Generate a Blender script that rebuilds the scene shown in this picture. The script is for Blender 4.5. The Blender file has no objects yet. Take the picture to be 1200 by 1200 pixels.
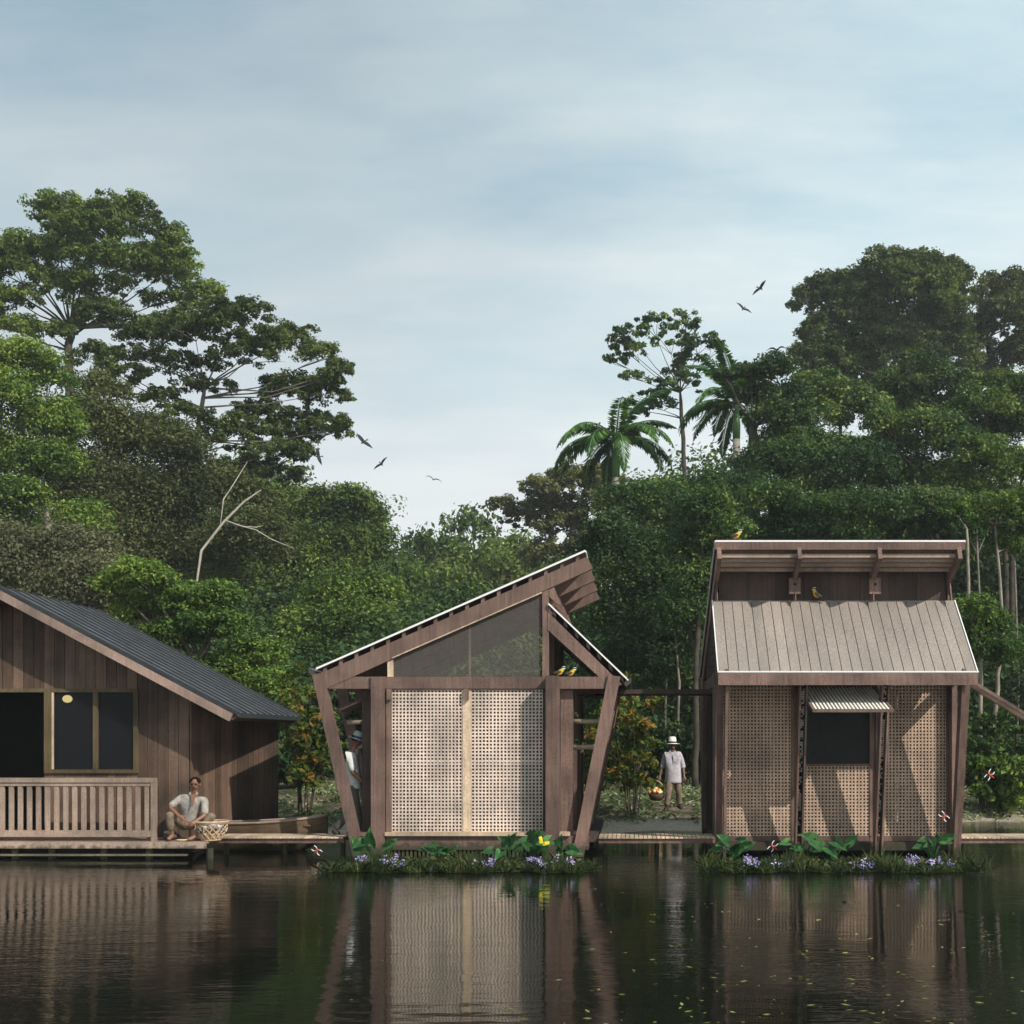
import bpy, bmesh, math, random
import numpy as np
from mathutils import Vector, Matrix
random.seed(7); rng = np.random.default_rng(7)
S = bpy.context.scene; C = S.collection
F = 1360.0; CX = 740.0; CY = 865.0; CAMH = 2.05; CAMD = 20.0
PI = math.pi

# ------------------------------------------------------------------ layout helpers
def P(px, py, Y=0.0):
    d = Y + CAMD
    return Vector(((px-CX)*d/F, Y, CAMH-(py-CY)*d/F))
def sz(px, Y=0.0): return px*(Y+CAMD)/F
def sm(a, b, x):
    t = np.clip((x-a)/(b-a), 0, 1); return t*t*(3-2*t)
def shore(x):
    return 5.3 - 0.9*sm(-4.5, -6.5, x) + 3.4*sm(5.6, 7.5, x) + 0.35*np.sin(x*1.3) + 0.2*np.sin(x*3.1)
def ground(x, y):
    x = np.asarray(x, float); y = np.asarray(y, float)
    t = y - shore(x)
    z = np.where(t < 0, np.maximum(t*0.22, -1.3), t*0.10)
    z = np.where(t > 5, 0.5+(t-5)*0.03, z)
    z = z + sm(70, 150, y)*7 + 0.04*np.sin(x*1.9+y)*sm(0, 1.5, t) + 0.03*np.sin(x*4.1-y*2.3)*sm(0, 1.5, t)
    return z
def gz(x, y): return float(ground(x, y))

# ------------------------------------------------------------------ materials
M = {}
def nt(name):
    m = bpy.data.materials.new(name); m.use_nodes = True; t = m.node_tree; t.nodes.clear()
    out = t.nodes.new('ShaderNodeOutputMaterial'); M[name] = m
    return m, t, out
def N(t, typ, **kw):
    n = t.nodes.new(typ)
    for k, v in kw.items():
        if k in n.inputs.keys(): n.inputs[k].default_value = v
        else: setattr(n, k, v)
    return n
def L(t, a, b): t.links.new(a, b)
def noise(t, scale, vec=None, detail=4, rough=.55, stretch=None):
    n = N(t, 'ShaderNodeTexNoise'); n.inputs['Scale'].default_value = scale
    n.inputs['Detail'].default_value = detail; n.inputs['Roughness'].default_value = rough
    if stretch or vec:
        mp = N(t, 'ShaderNodeMapping')
        if stretch: mp.inputs['Scale'].default_value = stretch
        if vec: L(t, vec, mp.inputs['Vector'])
        else:
            tc = N(t, 'ShaderNodeTexCoord'); L(t, tc.outputs['Object'], mp.inputs['Vector'])
        L(t, mp.outputs[0], n.inputs['Vector'])
    else:
        tc = N(t, 'ShaderNodeTexCoord'); L(t, tc.outputs['Object'], n.inputs['Vector'])
    return n
def ramp(t, src, stops):
    r = N(t, 'ShaderNodeValToRGB'); e = r.color_ramp.elements
    while len(e) < len(stops): e.new(0.5)
    for i, (p, c) in enumerate(stops):
        e[i].position = p; e[i].color = (*c, 1) if len(c) == 3 else c
    L(t, src, r.inputs[0]); return r
def mix(t, a, b, f, mode='MIX'):
    m = N(t, 'ShaderNodeMix'); m.data_type = 'RGBA'; m.blend_type = mode
    for v, i in ((f, 0), (a, 6), (b, 7)):
        if hasattr(v, 'links'): L(t, v, m.inputs[i])
        elif i == 0: m.inputs[0].default_value = v
        else: m.inputs[i].default_value = (*v, 1)
    return m.outputs[2]
def sc(c, k): return tuple(x*k for x in c)

def wood(name, col, stretch=(1, 1, .06), gscale=22, rough=.75, isl=.25, bump=.25, var=.35, stain=None):
    m, t, out = nt(name)
    g = noise(t, gscale, stretch=stretch, detail=6, rough=.65)
    r = ramp(t, g.outputs['Fac'], [(.28, sc(col, 1-var)), (.5, col), (.75, sc(col, 1+var))])
    f = noise(t, 140, detail=2, rough=.7)
    c = mix(t, r.outputs[0], (.5, .5, .5), .0)
    fr = ramp(t, f.outputs['Fac'], [(.38, (.50, .50, .51)), (.62, (1.50, 1.46, 1.42))])
    c = mix(t, r.outputs[0], fr.outputs[0], 1, 'MULTIPLY')
    w = noise(t, 1.4, detail=4)
    wr = ramp(t, w.outputs['Fac'], [(.32, (.60, .62, .63)), (.5, (.95, .95, .94)), (.68, (1.22, 1.20, 1.18))])
    c = mix(t, c, wr.outputs[0], 1, 'MULTIPLY')
    ge = N(t, 'ShaderNodeNewGeometry'); oi = N(t, 'ShaderNodeObjectInfo')
    # wet algae line just above the river, ragged edge
    wz = N(t, 'ShaderNodeSeparateXYZ'); L(t, ge.outputs['Position'], wz.inputs[0]); an = noise(t, 9, detail=4)
    az_ = N(t, 'ShaderNodeMath', operation='MULTIPLY_ADD'); L(t, an.outputs['Fac'], az_.inputs[0]); az_.inputs[1].default_value = -.35; L(t, wz.outputs[2], az_.inputs[2])
    am = ramp(t, az_.outputs[0], [(.0, (.75, .75, .75)), (.07, (0, 0, 0))])
    c = mix(t, c, (.030, .036, .020), am.outputs[0])
    ad = N(t, 'ShaderNodeMath', operation='ADD'); L(t, ge.outputs['Random Per Island'], ad.inputs[0]); L(t, oi.outputs['Random'], ad.inputs[1])
    fr2 = N(t, 'ShaderNodeMath', operation='FRACT'); L(t, ad.outputs[0], fr2.inputs[0])
    ir = ramp(t, fr2.outputs[0], [(0, (1-isl,)*3), (1, (1+isl, 1+isl*.95, 1+isl*.9))])
    c = mix(t, c, ir.outputs[0], 1, 'MULTIPLY')
    b = N(t, 'ShaderNodeBsdfPrincipled'); b.inputs['Roughness'].default_value = rough
    b.inputs['Specular IOR Level'].default_value = .25
    L(t, c, b.inputs['Base Color'])
    bp = N(t, 'ShaderNodeBump'); bp.inputs['Strength'].default_value = bump; bp.inputs['Distance'].default_value = .01
    L(t, g.outputs['Fac'], bp.inputs['Height']); L(t, bp.outputs[0], b.inputs['Normal'])
    L(t, b.outputs[0], out.inputs[0]); return m
wood('timber', (.145, .097, .083), isl=.22)
wood('timber_room_shade', (.020, .015, .013), isl=.2)  # pavilion walls and ceilings: interior shade put into a near-black timber colour
wood('timber_dark', (.060, .042, .037), isl=.25)
wood('plank', (.098, .066, .050), isl=.42, gscale=16, stretch=(1, 1, .05))
wood('lattice', (.60, .51, .45), isl=.08, var=.12, bump=.1)
wood('rake_wood', (.22, .165, .14), isl=.12, var=.2)
wood('lattice_brown', (.42, .315, .245), isl=.08, var=.15, bump=.1)
wood('rail_wood', (.29, .225, .185), isl=.12, var=.2)
wood('pale_wood', (.48, .38, .28), isl=.2)
wood('frame_olive', (.085, .066, .036), isl=.1)
wood('canoe_wood', (.12, .082, .052), stretch=(.08, 1, 1), isl=.1)
wood('deck_wood', (.17, .12, .10), isl=.35)

def plain(name, col, rough=.6, spec=.4, metal=0, var=.15, nscale=12, bump=0, emit=None):
    m, t, out = nt(name)
    b = N(t, 'ShaderNodeBsdfPrincipled'); b.inputs['Roughness'].default_value = rough
    b.inputs['Specular IOR Level'].default_value = spec; b.inputs['Metallic'].default_value = metal
    n = noise(t, nscale, detail=4)
    r = ramp(t, n.outputs['Fac'], [(.3, sc(col, 1-var)), (.7, sc(col, 1+var))])
    L(t, r.outputs[0], b.inputs['Base Color'])
    if bump:
        bp = N(t, 'ShaderNodeBump'); bp.inputs['Strength'].default_value = bump; bp.inputs['Distance'].default_value = .02
        L(t, n.outputs['Fac'], bp.inputs['Height']); L(t, bp.outputs[0], b.inputs['Normal'])
    if emit:
        b.inputs['Emission Color'].default_value = (*emit[0], 1); b.inputs['Emission Strength'].default_value = emit[1]
    L(t, b.outputs[0], out.inputs[0]); return m
plain('roof_grey', (.085, .098, .112), .5, .4, 0, .5, 3)
plain('roof_rib', (.028, .032, .037), .6, .3)
def roofsheet():
    m, t, out = nt('roof_taupe')
    n = noise(t, 60, detail=3, rough=.8); n2 = noise(t, 1.8, detail=5, stretch=(1, .35, .35))
    r = ramp(t, n.outputs['Fac'], [(.38, (.14, .12, .105)), (.62, (.34, .30, .27))])
    r2 = ramp(t, n2.outputs['Fac'], [(.3, (.78, .78, .79)), (.7, (1.1, 1.09, 1.07))])
    c = mix(t, r.outputs[0], r2.outputs[0], 1, 'MULTIPLY')
    ge = N(t, 'ShaderNodeNewGeometry'); ir = ramp(t, ge.outputs['Random Per Island'], [(0, (.9, .9, .9)), (1, (1.08, 1.08, 1.08))])
    c = mix(t, c, ir.outputs[0], 1, 'MULTIPLY')
    b = N(t, 'ShaderNodeBsdfPrincipled'); b.inputs['Roughness'].default_value = .7; L(t, c, b.inputs['Base Color']); L(t, b.outputs[0], out.inputs[0])
roofsheet()
plain('white_trim', (.72, .72, .72), .5, .4, 0, .05)
plain('gutter', (.05, .042, .04), .5, .3)
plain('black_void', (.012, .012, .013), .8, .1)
plain('opening_shade', (.022, .024, .026), .85, .2)
plain('glass_dark', (.012, .013, .016), .35, .12, 0, .3, 3)
plain('lamp_glow', (.9, .8, .4), .5, .2, emit=((1, .82, .35), 2.2))
plain('bark_pale', (.21, .19, .15), .85, .2, 0, .35, 3, .4)
plain('bark_grey', (.17, .15, .125), .9, .2, 0, .4, 3, .4)
plain('bark_dark', (.055, .046, .036), .9, .2, 0, .4, 4, .5)
plain('bark_white', (.36, .34, .28), .8, .2, 0, .3, 2.5, .3)
plain('palm_bark', (.22, .205, .19), .85, .2, 0, .3, 6, .3)
plain('crownshaft', (.07, .17, .04), .4, .4)
plain('skin', (.185, .088, .055), .5, .4, 0, .1)
plain('skin_dark', (.12, .060, .042), .5, .4, 0, .1)
plain('hair', (.007, .006, .006), .9, .1)
plain('shirt_grey', (.27, .255, .235), .85, .2, 0, .3, 14, .4)
plain('shirt_lilac', (.38, .36, .40), .85, .2, 0, .2, 14, .4)
plain('shirt_white', (.50, .52, .52), .85, .2, 0, .12, 14, .3)
plain('trousers_khaki', (.16, .125, .09), .9, .2, 0, .35, 10, .4)
plain('trousers_grey', (.075, .070, .066), .9, .2, 0, .2, 10, .4)
plain('leather', (.018, .017, .017), .6, .3)
plain('hat_white', (.70, .69, .63), .8, .2, 0, .08)
plain('hat_grey', (.36, .38, .36), .8, .2, 0, .1)
plain('hat_band', (.03, .08, .19), .8, .2)
plain('hat_band_dark', (.02, .02, .02), .8, .2)
plain('wicker', (.46, .33, .22), .7, .3, 0, .4, 30)
plain('wicker_dark', (.07, .045, .03), .7, .3, 0, .4, 30)
plain('fruit_orange', (.70, .22, .035), .4, .4)
plain('fruit_cream', (.72, .58, .32), .4, .4)
plain('fruit_green', (.30, .42, .10), .4, .4)
plain('fish_silver', (.42, .46, .50), .3, .6)
plain('bird_black', (.014, .014, .018), .7, .3)
plain('bird_brown', (.045, .036, .03), .7, .3)
plain('bird_yellow', (.45, .37, .05), .7, .3)
plain('bird_orange', (.50, .20, .03), .7, .3)
plain('bird_white', (.62, .65, .70), .7, .3)
plain('red', (.55, .04, .02), .5, .4)
plain('wing_white', (.80, .80, .78), .5, .3)
plain('butterfly_yellow', (.75, .60, .03), .6, .3)
plain('petal', (.25, .21, .44), .7, .3, 0, .25, 40)
plain('petal_pale', (.40, .35, .56), .7, .3, 0, .2, 40)
plain('soil', (.022, .020, .014), .95, .1, 0, .4, 12)
plain('root_dark', (.016, .015, .012), .9, .1)
plain('fish_dark', (.010, .012, .012), .7, .2)
plain('slipper', (.5, .4, .22), .7, .2)
plain('trough', (.30, .265, .19), .8, .2)

def leafmat(name, dark, light, hot=None, trans=.3, nscale=.35):
    m, t, out = nt(name)
    ge = N(t, 'ShaderNodeNewGeometry')
    tc = N(t, 'ShaderNodeTexCoord')
    n = noise(t, nscale, vec=tc.outputs['Object'], detail=3)
    a = N(t, 'ShaderNodeMath', operation='MULTIPLY_ADD'); L(t, ge.outputs['Random Per Island'], a.inputs[0]); a.inputs[1].default_value = .55
    s = N(t, 'ShaderNodeMath', operation='MULTIPLY_ADD'); L(t, n.outputs['Fac'], s.inputs[0]); s.inputs[1].default_value = 1.9; s.inputs[2].default_value = -.68
    L(t, s.outputs[0], a.inputs[2])
    stops = [(.12, dark), (.62, light)]
    if hot: stops.append((.93, hot))
    r = ramp(t, a.outputs[0], stops)
    oi = N(t, 'ShaderNodeObjectInfo'); orr = ramp(t, oi.outputs['Random'], [(0, (1.0, 1.08, .92)), (.5, (1.3, 1.32, 1.12)), (1, (1.75, 1.6, 1.35))])
    lc = mix(t, r.outputs[0], orr.outputs[0], 1, 'MULTIPLY')
    d = N(t, 'ShaderNodeBsdfPrincipled'); d.inputs['Roughness'].default_value = .6; d.inputs['Specular IOR Level'].default_value = .15
    L(t, lc, d.inputs['Base Color'])
    tr = N(t, 'ShaderNodeBsdfTranslucent')
    tcol = mix(t, lc, (1.25, 1.25, .6), 1, 'MULTIPLY'); L(t, tcol, tr.inputs['Color'])
    mx = N(t, 'ShaderNodeMixShader'); mx.inputs[0].default_value = trans
    L(t, d.outputs[0], mx.inputs[1]); L(t, tr.outputs[0], mx.inputs[2]); L(t, mx.outputs[0], out.inputs[0]); return m
leafmat('leaf_olive', (.032, .046, .020), (.072, .098, .036), (.14, .17, .06))
leafmat('leaf_umbrella', (.032, .055, .020), (.080, .125, .034), (.15, .21, .05))
leafmat('leaf_green', (.018, .036, .012), (.050, .095, .026), (.14, .20, .045))
leafmat('leaf_bright', (.020, .045, .014), (.07, .13, .028), (.20, .26, .06))
leafmat('leaf_dark', (.010, .026, .013), (.030, .062, .026), (.085, .125, .04))
leafmat('leaf_deep', (.012, .032, .016), (.036, .080, .030), (.14, .19, .055))
leafmat('leaf_grey', (.04, .045, .028), (.085, .09, .058), (.14, .14, .09))
leafmat('leaf_brown', (.030, .038, .018), (.072, .085, .040), (.14, .15, .06))
leafmat('leaf_autumn', (.025, .05, .012), (.075, .11, .022), (.26, .11, .025), nscale=2.5)
leafmat('leaf_palm', (.010, .032, .012), (.03, .085, .022), (.09, .17, .03))
leafmat('leaf_taro', (.012, .045, .020), (.030, .095, .038), (.07, .17, .06), nscale=3)
leafmat('leaf_grass', (.010, .020, .010), (.030, .048, .020), (.09, .10, .04), nscale=2)
leafmat('leaf_litter', (.03, .05, .02), (.10, .13, .07), (.36, .38, .28), nscale=1.2)
leafmat('leaf_float', (.07, .085, .03), (.17, .19, .07), (.28, .26, .12), nscale=1.2)

def pane_mat():
    m, t, out = nt('pane_glass')
    d = N(t, 'ShaderNodeBsdfPrincipled'); d.inputs['Base Color'].default_value = (.012, .014, .017, 1); d.inputs['Roughness'].default_value = .3; d.inputs['Specular IOR Level'].default_value = .15
    tr = N(t, 'ShaderNodeBsdfTransparent'); mx = N(t, 'ShaderNodeMixShader'); mx.inputs[0].default_value = .5
    L(t, tr.outputs[0], mx.inputs[1]); L(t, d.outputs[0], mx.inputs[2]); L(t, mx.outputs[0], out.inputs[0])
pane_mat()
def screen_mat():
    m, t, out = nt('mesh_screen')
    d = N(t, 'ShaderNodeBsdfDiffuse'); n = noise(t, 70, detail=2)
    r = ramp(t, n.outputs['Fac'], [(.35, (.06, .056, .052)), (.65, (.20, .185, .17))]); L(t, r.outputs[0], d.inputs[0])
    tr = N(t, 'ShaderNodeBsdfTransparent'); mx = N(t, 'ShaderNodeMixShader'); mx.inputs[0].default_value = .50
    L(t, tr.outputs[0], mx.inputs[1]); L(t, d.outputs[0], mx.inputs[2]); L(t, mx.outputs[0], out.inputs[0])
screen_mat()

def water_mat():
    m, t, out = nt('water')
    tc = N(t, 'ShaderNodeTexCoord')
    n1 = noise(t, 1.0, vec=tc.outputs['Object'], stretch=(1.1, 3.2, 1), detail=3, rough=.55)
    n2 = noise(t, 1.0, vec=tc.outputs['Object'], stretch=(4.0, 15, 1), detail=3, rough=.6)
    n3 = noise(t, .22, vec=tc.outputs['Object'], detail=2)
    w = ramp(t, n3.outputs['Fac'], [(.40, (.12, .12, .12)), (.60, (1.5, 1.5, 1.5))])
    s2 = N(t, 'ShaderNodeMath', operation='MULTIPLY'); L(t, n2.outputs['Fac'], s2.inputs[0]); L(t, w.outputs[0], s2.inputs[1])
    b1 = N(t, 'ShaderNodeBump'); b1.inputs['Strength'].default_value = 1; b1.inputs['Distance'].default_value = .006
    L(t, n1.outputs['Fac'], b1.inputs['Height'])
    b2 = N(t, 'ShaderNodeBump'); b2.inputs['Strength'].default_value = 1; b2.inputs['Distance'].default_value = .0042
    L(t, s2.outputs[0], b2.inputs['Height']); L(t, b1.outputs[0], b2.inputs['Normal'])
    fr = N(t, 'ShaderNodeFresnel'); fr.inputs['IOR'].default_value = 1.40; L(t, b2.outputs[0], fr.inputs['Normal'])
    gl = N(t, 'ShaderNodeBsdfGlossy'); gl.inputs['Roughness'].default_value = .035; L(t, b2.outputs[0], gl.inputs['Normal'])
    gl.inputs['Color'].default_value = (.98, .98, .96, 1)
    tr = N(t, 'ShaderNodeBsdfTransparent'); tr.inputs[0].default_value = (.42, .44, .32, 1)
    di = N(t, 'ShaderNodeBsdfDiffuse'); di.inputs[0].default_value = (.010, .013, .009, 1)
    m1 = N(t, 'ShaderNodeMixShader'); m1.inputs[0].default_value = .5
    L(t, tr.outputs[0], m1.inputs[1]); L(t, di.outputs[0], m1.inputs[2])
    m2 = N(t, 'ShaderNodeMixShader'); L(t, fr.outputs[0], m2.inputs[0]); L(t, m1.outputs[0], m2.inputs[1]); L(t, gl.outputs[0], m2.inputs[2])
    L(t, m2.outputs[0], out.inputs[0])
water_mat()

def ground_mat():
    m, t, out = nt('ground')
    ge = N(t, 'ShaderNodeNewGeometry'); sp = N(t, 'ShaderNodeSeparateXYZ'); L(t, ge.outputs['Position'], sp.inputs[0])
    n = noise(t, 1.1, detail=6, rough=.7); n2 = noise(t, 9, detail=5, rough=.7)
    a = ramp(t, n2.outputs['Fac'], [(.3, (.045, .034, .022)), (.55, (.15, .12, .085)), (.75, (.26, .22, .16))])
    g = ramp(t, n2.outputs['Fac'], [(.3, (.012, .022, .010)), (.7, (.05, .075, .03))])
    mk = ramp(t, n.outputs['Fac'], [(.46, (0, 0, 0)), (.56, (1, 1, 1))])
    c = mix(t, a.outputs[0], g.outputs[0], mk.outputs[0])
    s = ramp(t, n2.outputs['Fac'], [(.3, (.24, .21, .165)), (.7, (.42, .37, .29))])
    zz = N(t, 'ShaderNodeMath', operation='MULTIPLY_ADD'); L(t, n.outputs['Fac'], zz.inputs[0]); zz.inputs[1].default_value = -.25; L(t, sp.outputs[2], zz.inputs[2])
    zr = ramp(t, zz.outputs[0], [(.015, (1, 1, 1)), (.08, (0, 0, 0))])
    c = mix(t, c, s.outputs[0], zr.outputs[0])
    wr = N(t, 'ShaderNodeMapRange'); wr.inputs[1].default_value = -.06; wr.inputs[2].default_value = -.01; L(t, sp.outputs[2], wr.inputs[0])
    c = mix(t, (.075, .08, .045), c, wr.outputs[0])
    b = N(t, 'ShaderNodeBsdfPrincipled'); b.inputs['Roughness'].default_value = .95; b.inputs['Specular IOR Level'].default_value = .1
    L(t, c, b.inputs['Base Color'])
    bp = N(t, 'ShaderNodeBump'); bp.inputs['Strength'].default_value = .8; bp.inputs['Distance'].default_value = .06
    L(t, n2.outputs['Fac'], bp.inputs['Height']); L(t, bp.outputs[0], b.inputs['Normal']); L(t, b.outputs[0], out.inputs[0])
ground_mat()

# ------------------------------------------------------------------ object helpers
def thing(name, loc, label, cat, group=None):
    o = bpy.data.objects.new(name, None); C.objects.link(o); o.location = loc; o.empty_display_size = .2
    o['label'] = label; o['category'] = cat
    if group: o['group'] = group
    return o
def tag(o, label=None, cat=None, group=None, kind=None):
    if label: o['label'] = label
    if cat: o['category'] = cat
    if group: o['group'] = group
    if kind: o['kind'] = kind
    return o
def worldloc(o):
    v = Vector((0, 0, 0))
    while o is not None: v += Vector(o.location); o = o.parent
    return v
class MB:
    def __init__(s): s.v = []; s.f = []
    def add(s, vs, fs):
        b = len(s.v); s.v += [tuple(v) for v in vs]; s.f += [tuple(i+b for i in f) for f in fs]; return s
    def box(s, x0, x1, y0, y1, z0, z1):
        vs = [(x, y, z) for z in (z0, z1) for y in (y0, y1) for x in (x0, x1)]
        return s.add(vs, [(0, 2, 3, 1), (4, 5, 7, 6), (0, 1, 5, 4), (2, 6, 7, 3), (0, 4, 6, 2), (1, 3, 7, 5)])
    def prism(s, poly, ext):           # poly: 3D points in a plane, ext: vector
        e = Vector(ext); n = len(poly); p = [Vector(q) for q in poly]
        vs = p + [q+e for q in p]
        fs = [tuple(range(n))[::-1], tuple(range(n, 2*n))] + [(i, (i+1) % n, n+(i+1) % n, n+i) for i in range(n)]
        return s.add(vs, fs)
    def bar(s, a, b, w, h, up=(0, 0, 1)):
        a = Vector(a); b = Vector(b); d = (b-a).normalized(); u = Vector(up)
        if abs(d.dot(u)) > .99: u = Vector((0, 1, 0))
        x = d.cross(u).normalized(); u = x.cross(d)
        vs = [q + x*i*w/2 + u*j*h/2 for q in (a, b) for i, j in ((-1, -1), (1, -1), (1, 1), (-1, 1))]
        return s.add(vs, [(3, 2, 1, 0), (4, 5, 6, 7), (0, 1, 5, 4), (1, 2, 6, 5), (2, 3, 7, 6), (3, 0, 4, 7)])
    def tube(s, pts, rad, n=7, cap=True):
        pts = [Vector(p) for p in pts]; rings = []
        ref = Vector((.3, 1, .2)).normalized()
        for i, p in enumerate(pts):
            d = (pts[min(i+1, len(pts)-1)]-pts[max(i-1, 0)]).normalized()
            x = d.cross(ref)
            if x.length < 1e-3: x = d.cross(Vector((1, 0, 0)))
            x.normalize(); y = d.cross(x); r = rad[i] if hasattr(rad, '__len__') else rad
            rings.append([p + (x*math.cos(2*PI*k/n)+y*math.sin(2*PI*k/n))*r for k in range(n)])
        vs = [v for r in rings for v in r]; fs = []
        for i in range(len(rings)-1):
            for k in range(n):
                fs.append((i*n+k, i*n+(k+1) % n, (i+1)*n+(k+1) % n, (i+1)*n+k))
        if cap: fs += [tuple(range(n))[::-1], tuple(range((len(rings)-1)*n, len(rings)*n))]
        return s.add(vs, fs)
    def lathe(s, prof, c, n=20, sx=1, sy=1):
        c = Vector(c); m = len(prof); vs = []
        for r, z in prof:
            for k in range(n): vs.append(c+Vector((r*sx*math.cos(2*PI*k/n), r*sy*math.sin(2*PI*k/n), z)))
        fs = [(i*n+k, i*n+(k+1) % n, (i+1)*n+(k+1) % n, (i+1)*n+k) for i in range(m-1) for k in range(n)]
        return s.add(vs, fs)
    def ball(s, c, r, n=10, m=7, rot=None):
        c = Vector(c); r = Vector((r, r, r)) if not hasattr(r, '__len__') else Vector(r); vs = []
        for i in range(m+1):
            th = PI*i/m
            for k in range(n):
                q = Vector((r.x*math.sin(th)*math.cos(2*PI*k/n), r.y*math.sin(th)*math.sin(2*PI*k/n), r.z*math.cos(th)))
                if rot is not None: q = rot @ q
                vs.append(c+q)
        return s.add(vs, [(i*n+k, i*n+(k+1) % n, (i+1)*n+(k+1) % n, (i+1)*n+k) for i in range(m) for k in range(n)])
    def build(s, name, mat, parent=None, smooth=False, bevel=0):
        me = bpy.data.meshes.new(name); off = worldloc(parent) if parent else Vector((0, 0, 0))
        me.from_pydata([Vector(v)-off for v in s.v], [], s.f); me.materials.append(M[mat] if isinstance(mat, str) else mat)
        bm = bmesh.new(); bm.from_mesh(me); bmesh.ops.remove_doubles(bm, verts=bm.verts, dist=1e-5) if smooth else None
        bmesh.ops.recalc_face_normals(bm, faces=bm.faces); bm.to_mesh(me); bm.free()
        if smooth: me.shade_smooth()
        o = bpy.data.objects.new(name, me); C.objects.link(o)
        if parent: o.parent = parent
        if bevel:
            b = o.modifiers.new('bevel', 'BEVEL'); b.width = bevel; b.segments = 2; b.limit_method = 'ANGLE'
        return o
def npmesh(name, V, nper, mat, parent=None):
    """V: (n*nper,3) array, consecutive faces of nper verts"""
    V = np.asarray(V, np.float32); nf = len(V)//nper
    if parent: V = V - np.array(worldloc(parent), np.float32)
    me = bpy.data.meshes.new(name); me.vertices.add(len(V)); me.vertices.foreach_set('co', V.ravel())
    me.loops.add(nf*nper); me.loops.foreach_set('vertex_index', np.arange(nf*nper, dtype=np.int32))
    me.polygons.add(nf); me.polygons.foreach_set('loop_start', np.arange(nf, dtype=np.int32)*nper)
    me.update(calc_edges=True); me.materials.append(M[mat])
    o = bpy.data.objects.new(name, me); C.objects.link(o)
    if parent: o.parent = parent
    return o
def unit(n):
    v = rng.normal(size=(n, 3)); return v/np.linalg.norm(v, axis=1, keepdims=True)
def leafquads(c, nrm, Ls, aspect=.5, tang=None):
    n = len(c); nrm = nrm/np.maximum(np.linalg.norm(nrm, axis=1, keepdims=True), 1e-6)
    t = unit(n) if tang is None else tang
    t = t - nrm*(t*nrm).sum(1, keepdims=True); t /= np.maximum(np.linalg.norm(t, axis=1, keepdims=True), 1e-6)
    b = np.cross(nrm, t); Ls = (np.ones(n)*Ls)[:, None]
    q = np.stack([c-t*Ls, c+b*Ls*aspect+t*Ls*.1, c+t*Ls, c-b*Ls*aspect+t*Ls*.1], 1)
    return q.reshape(-1, 3)
def clump(c, r, n, Ls, puff=None, up=.45, npuff=None, fz=.85):
    r = np.array(r); c = np.array(c); k = npuff or max(6, int(n/60))
    pr = puff or min(r)*.62
    d = unit(k); d[:, 2] = np.where(d[:, 2] < -.35, -d[:, 2], d[:, 2])
    pc = c + d*r*rng.uniform(.45, 1.0, (k, 1))
    ps = rng.uniform(.55, 1.25, k)*pr
    i = rng.integers(0, k, n); o = unit(n)*(rng.uniform(.15, 1, (n, 1))**.6)
    pos = pc[i] + o*ps[i][:, None]*np.array([1, 1, fz])
    nrm = o*.7 + np.array([0, 0, up]) + unit(n)*.65
    return leafquads(pos, nrm, Ls*rng.uniform(.5, 1.5, n), .5)

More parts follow.
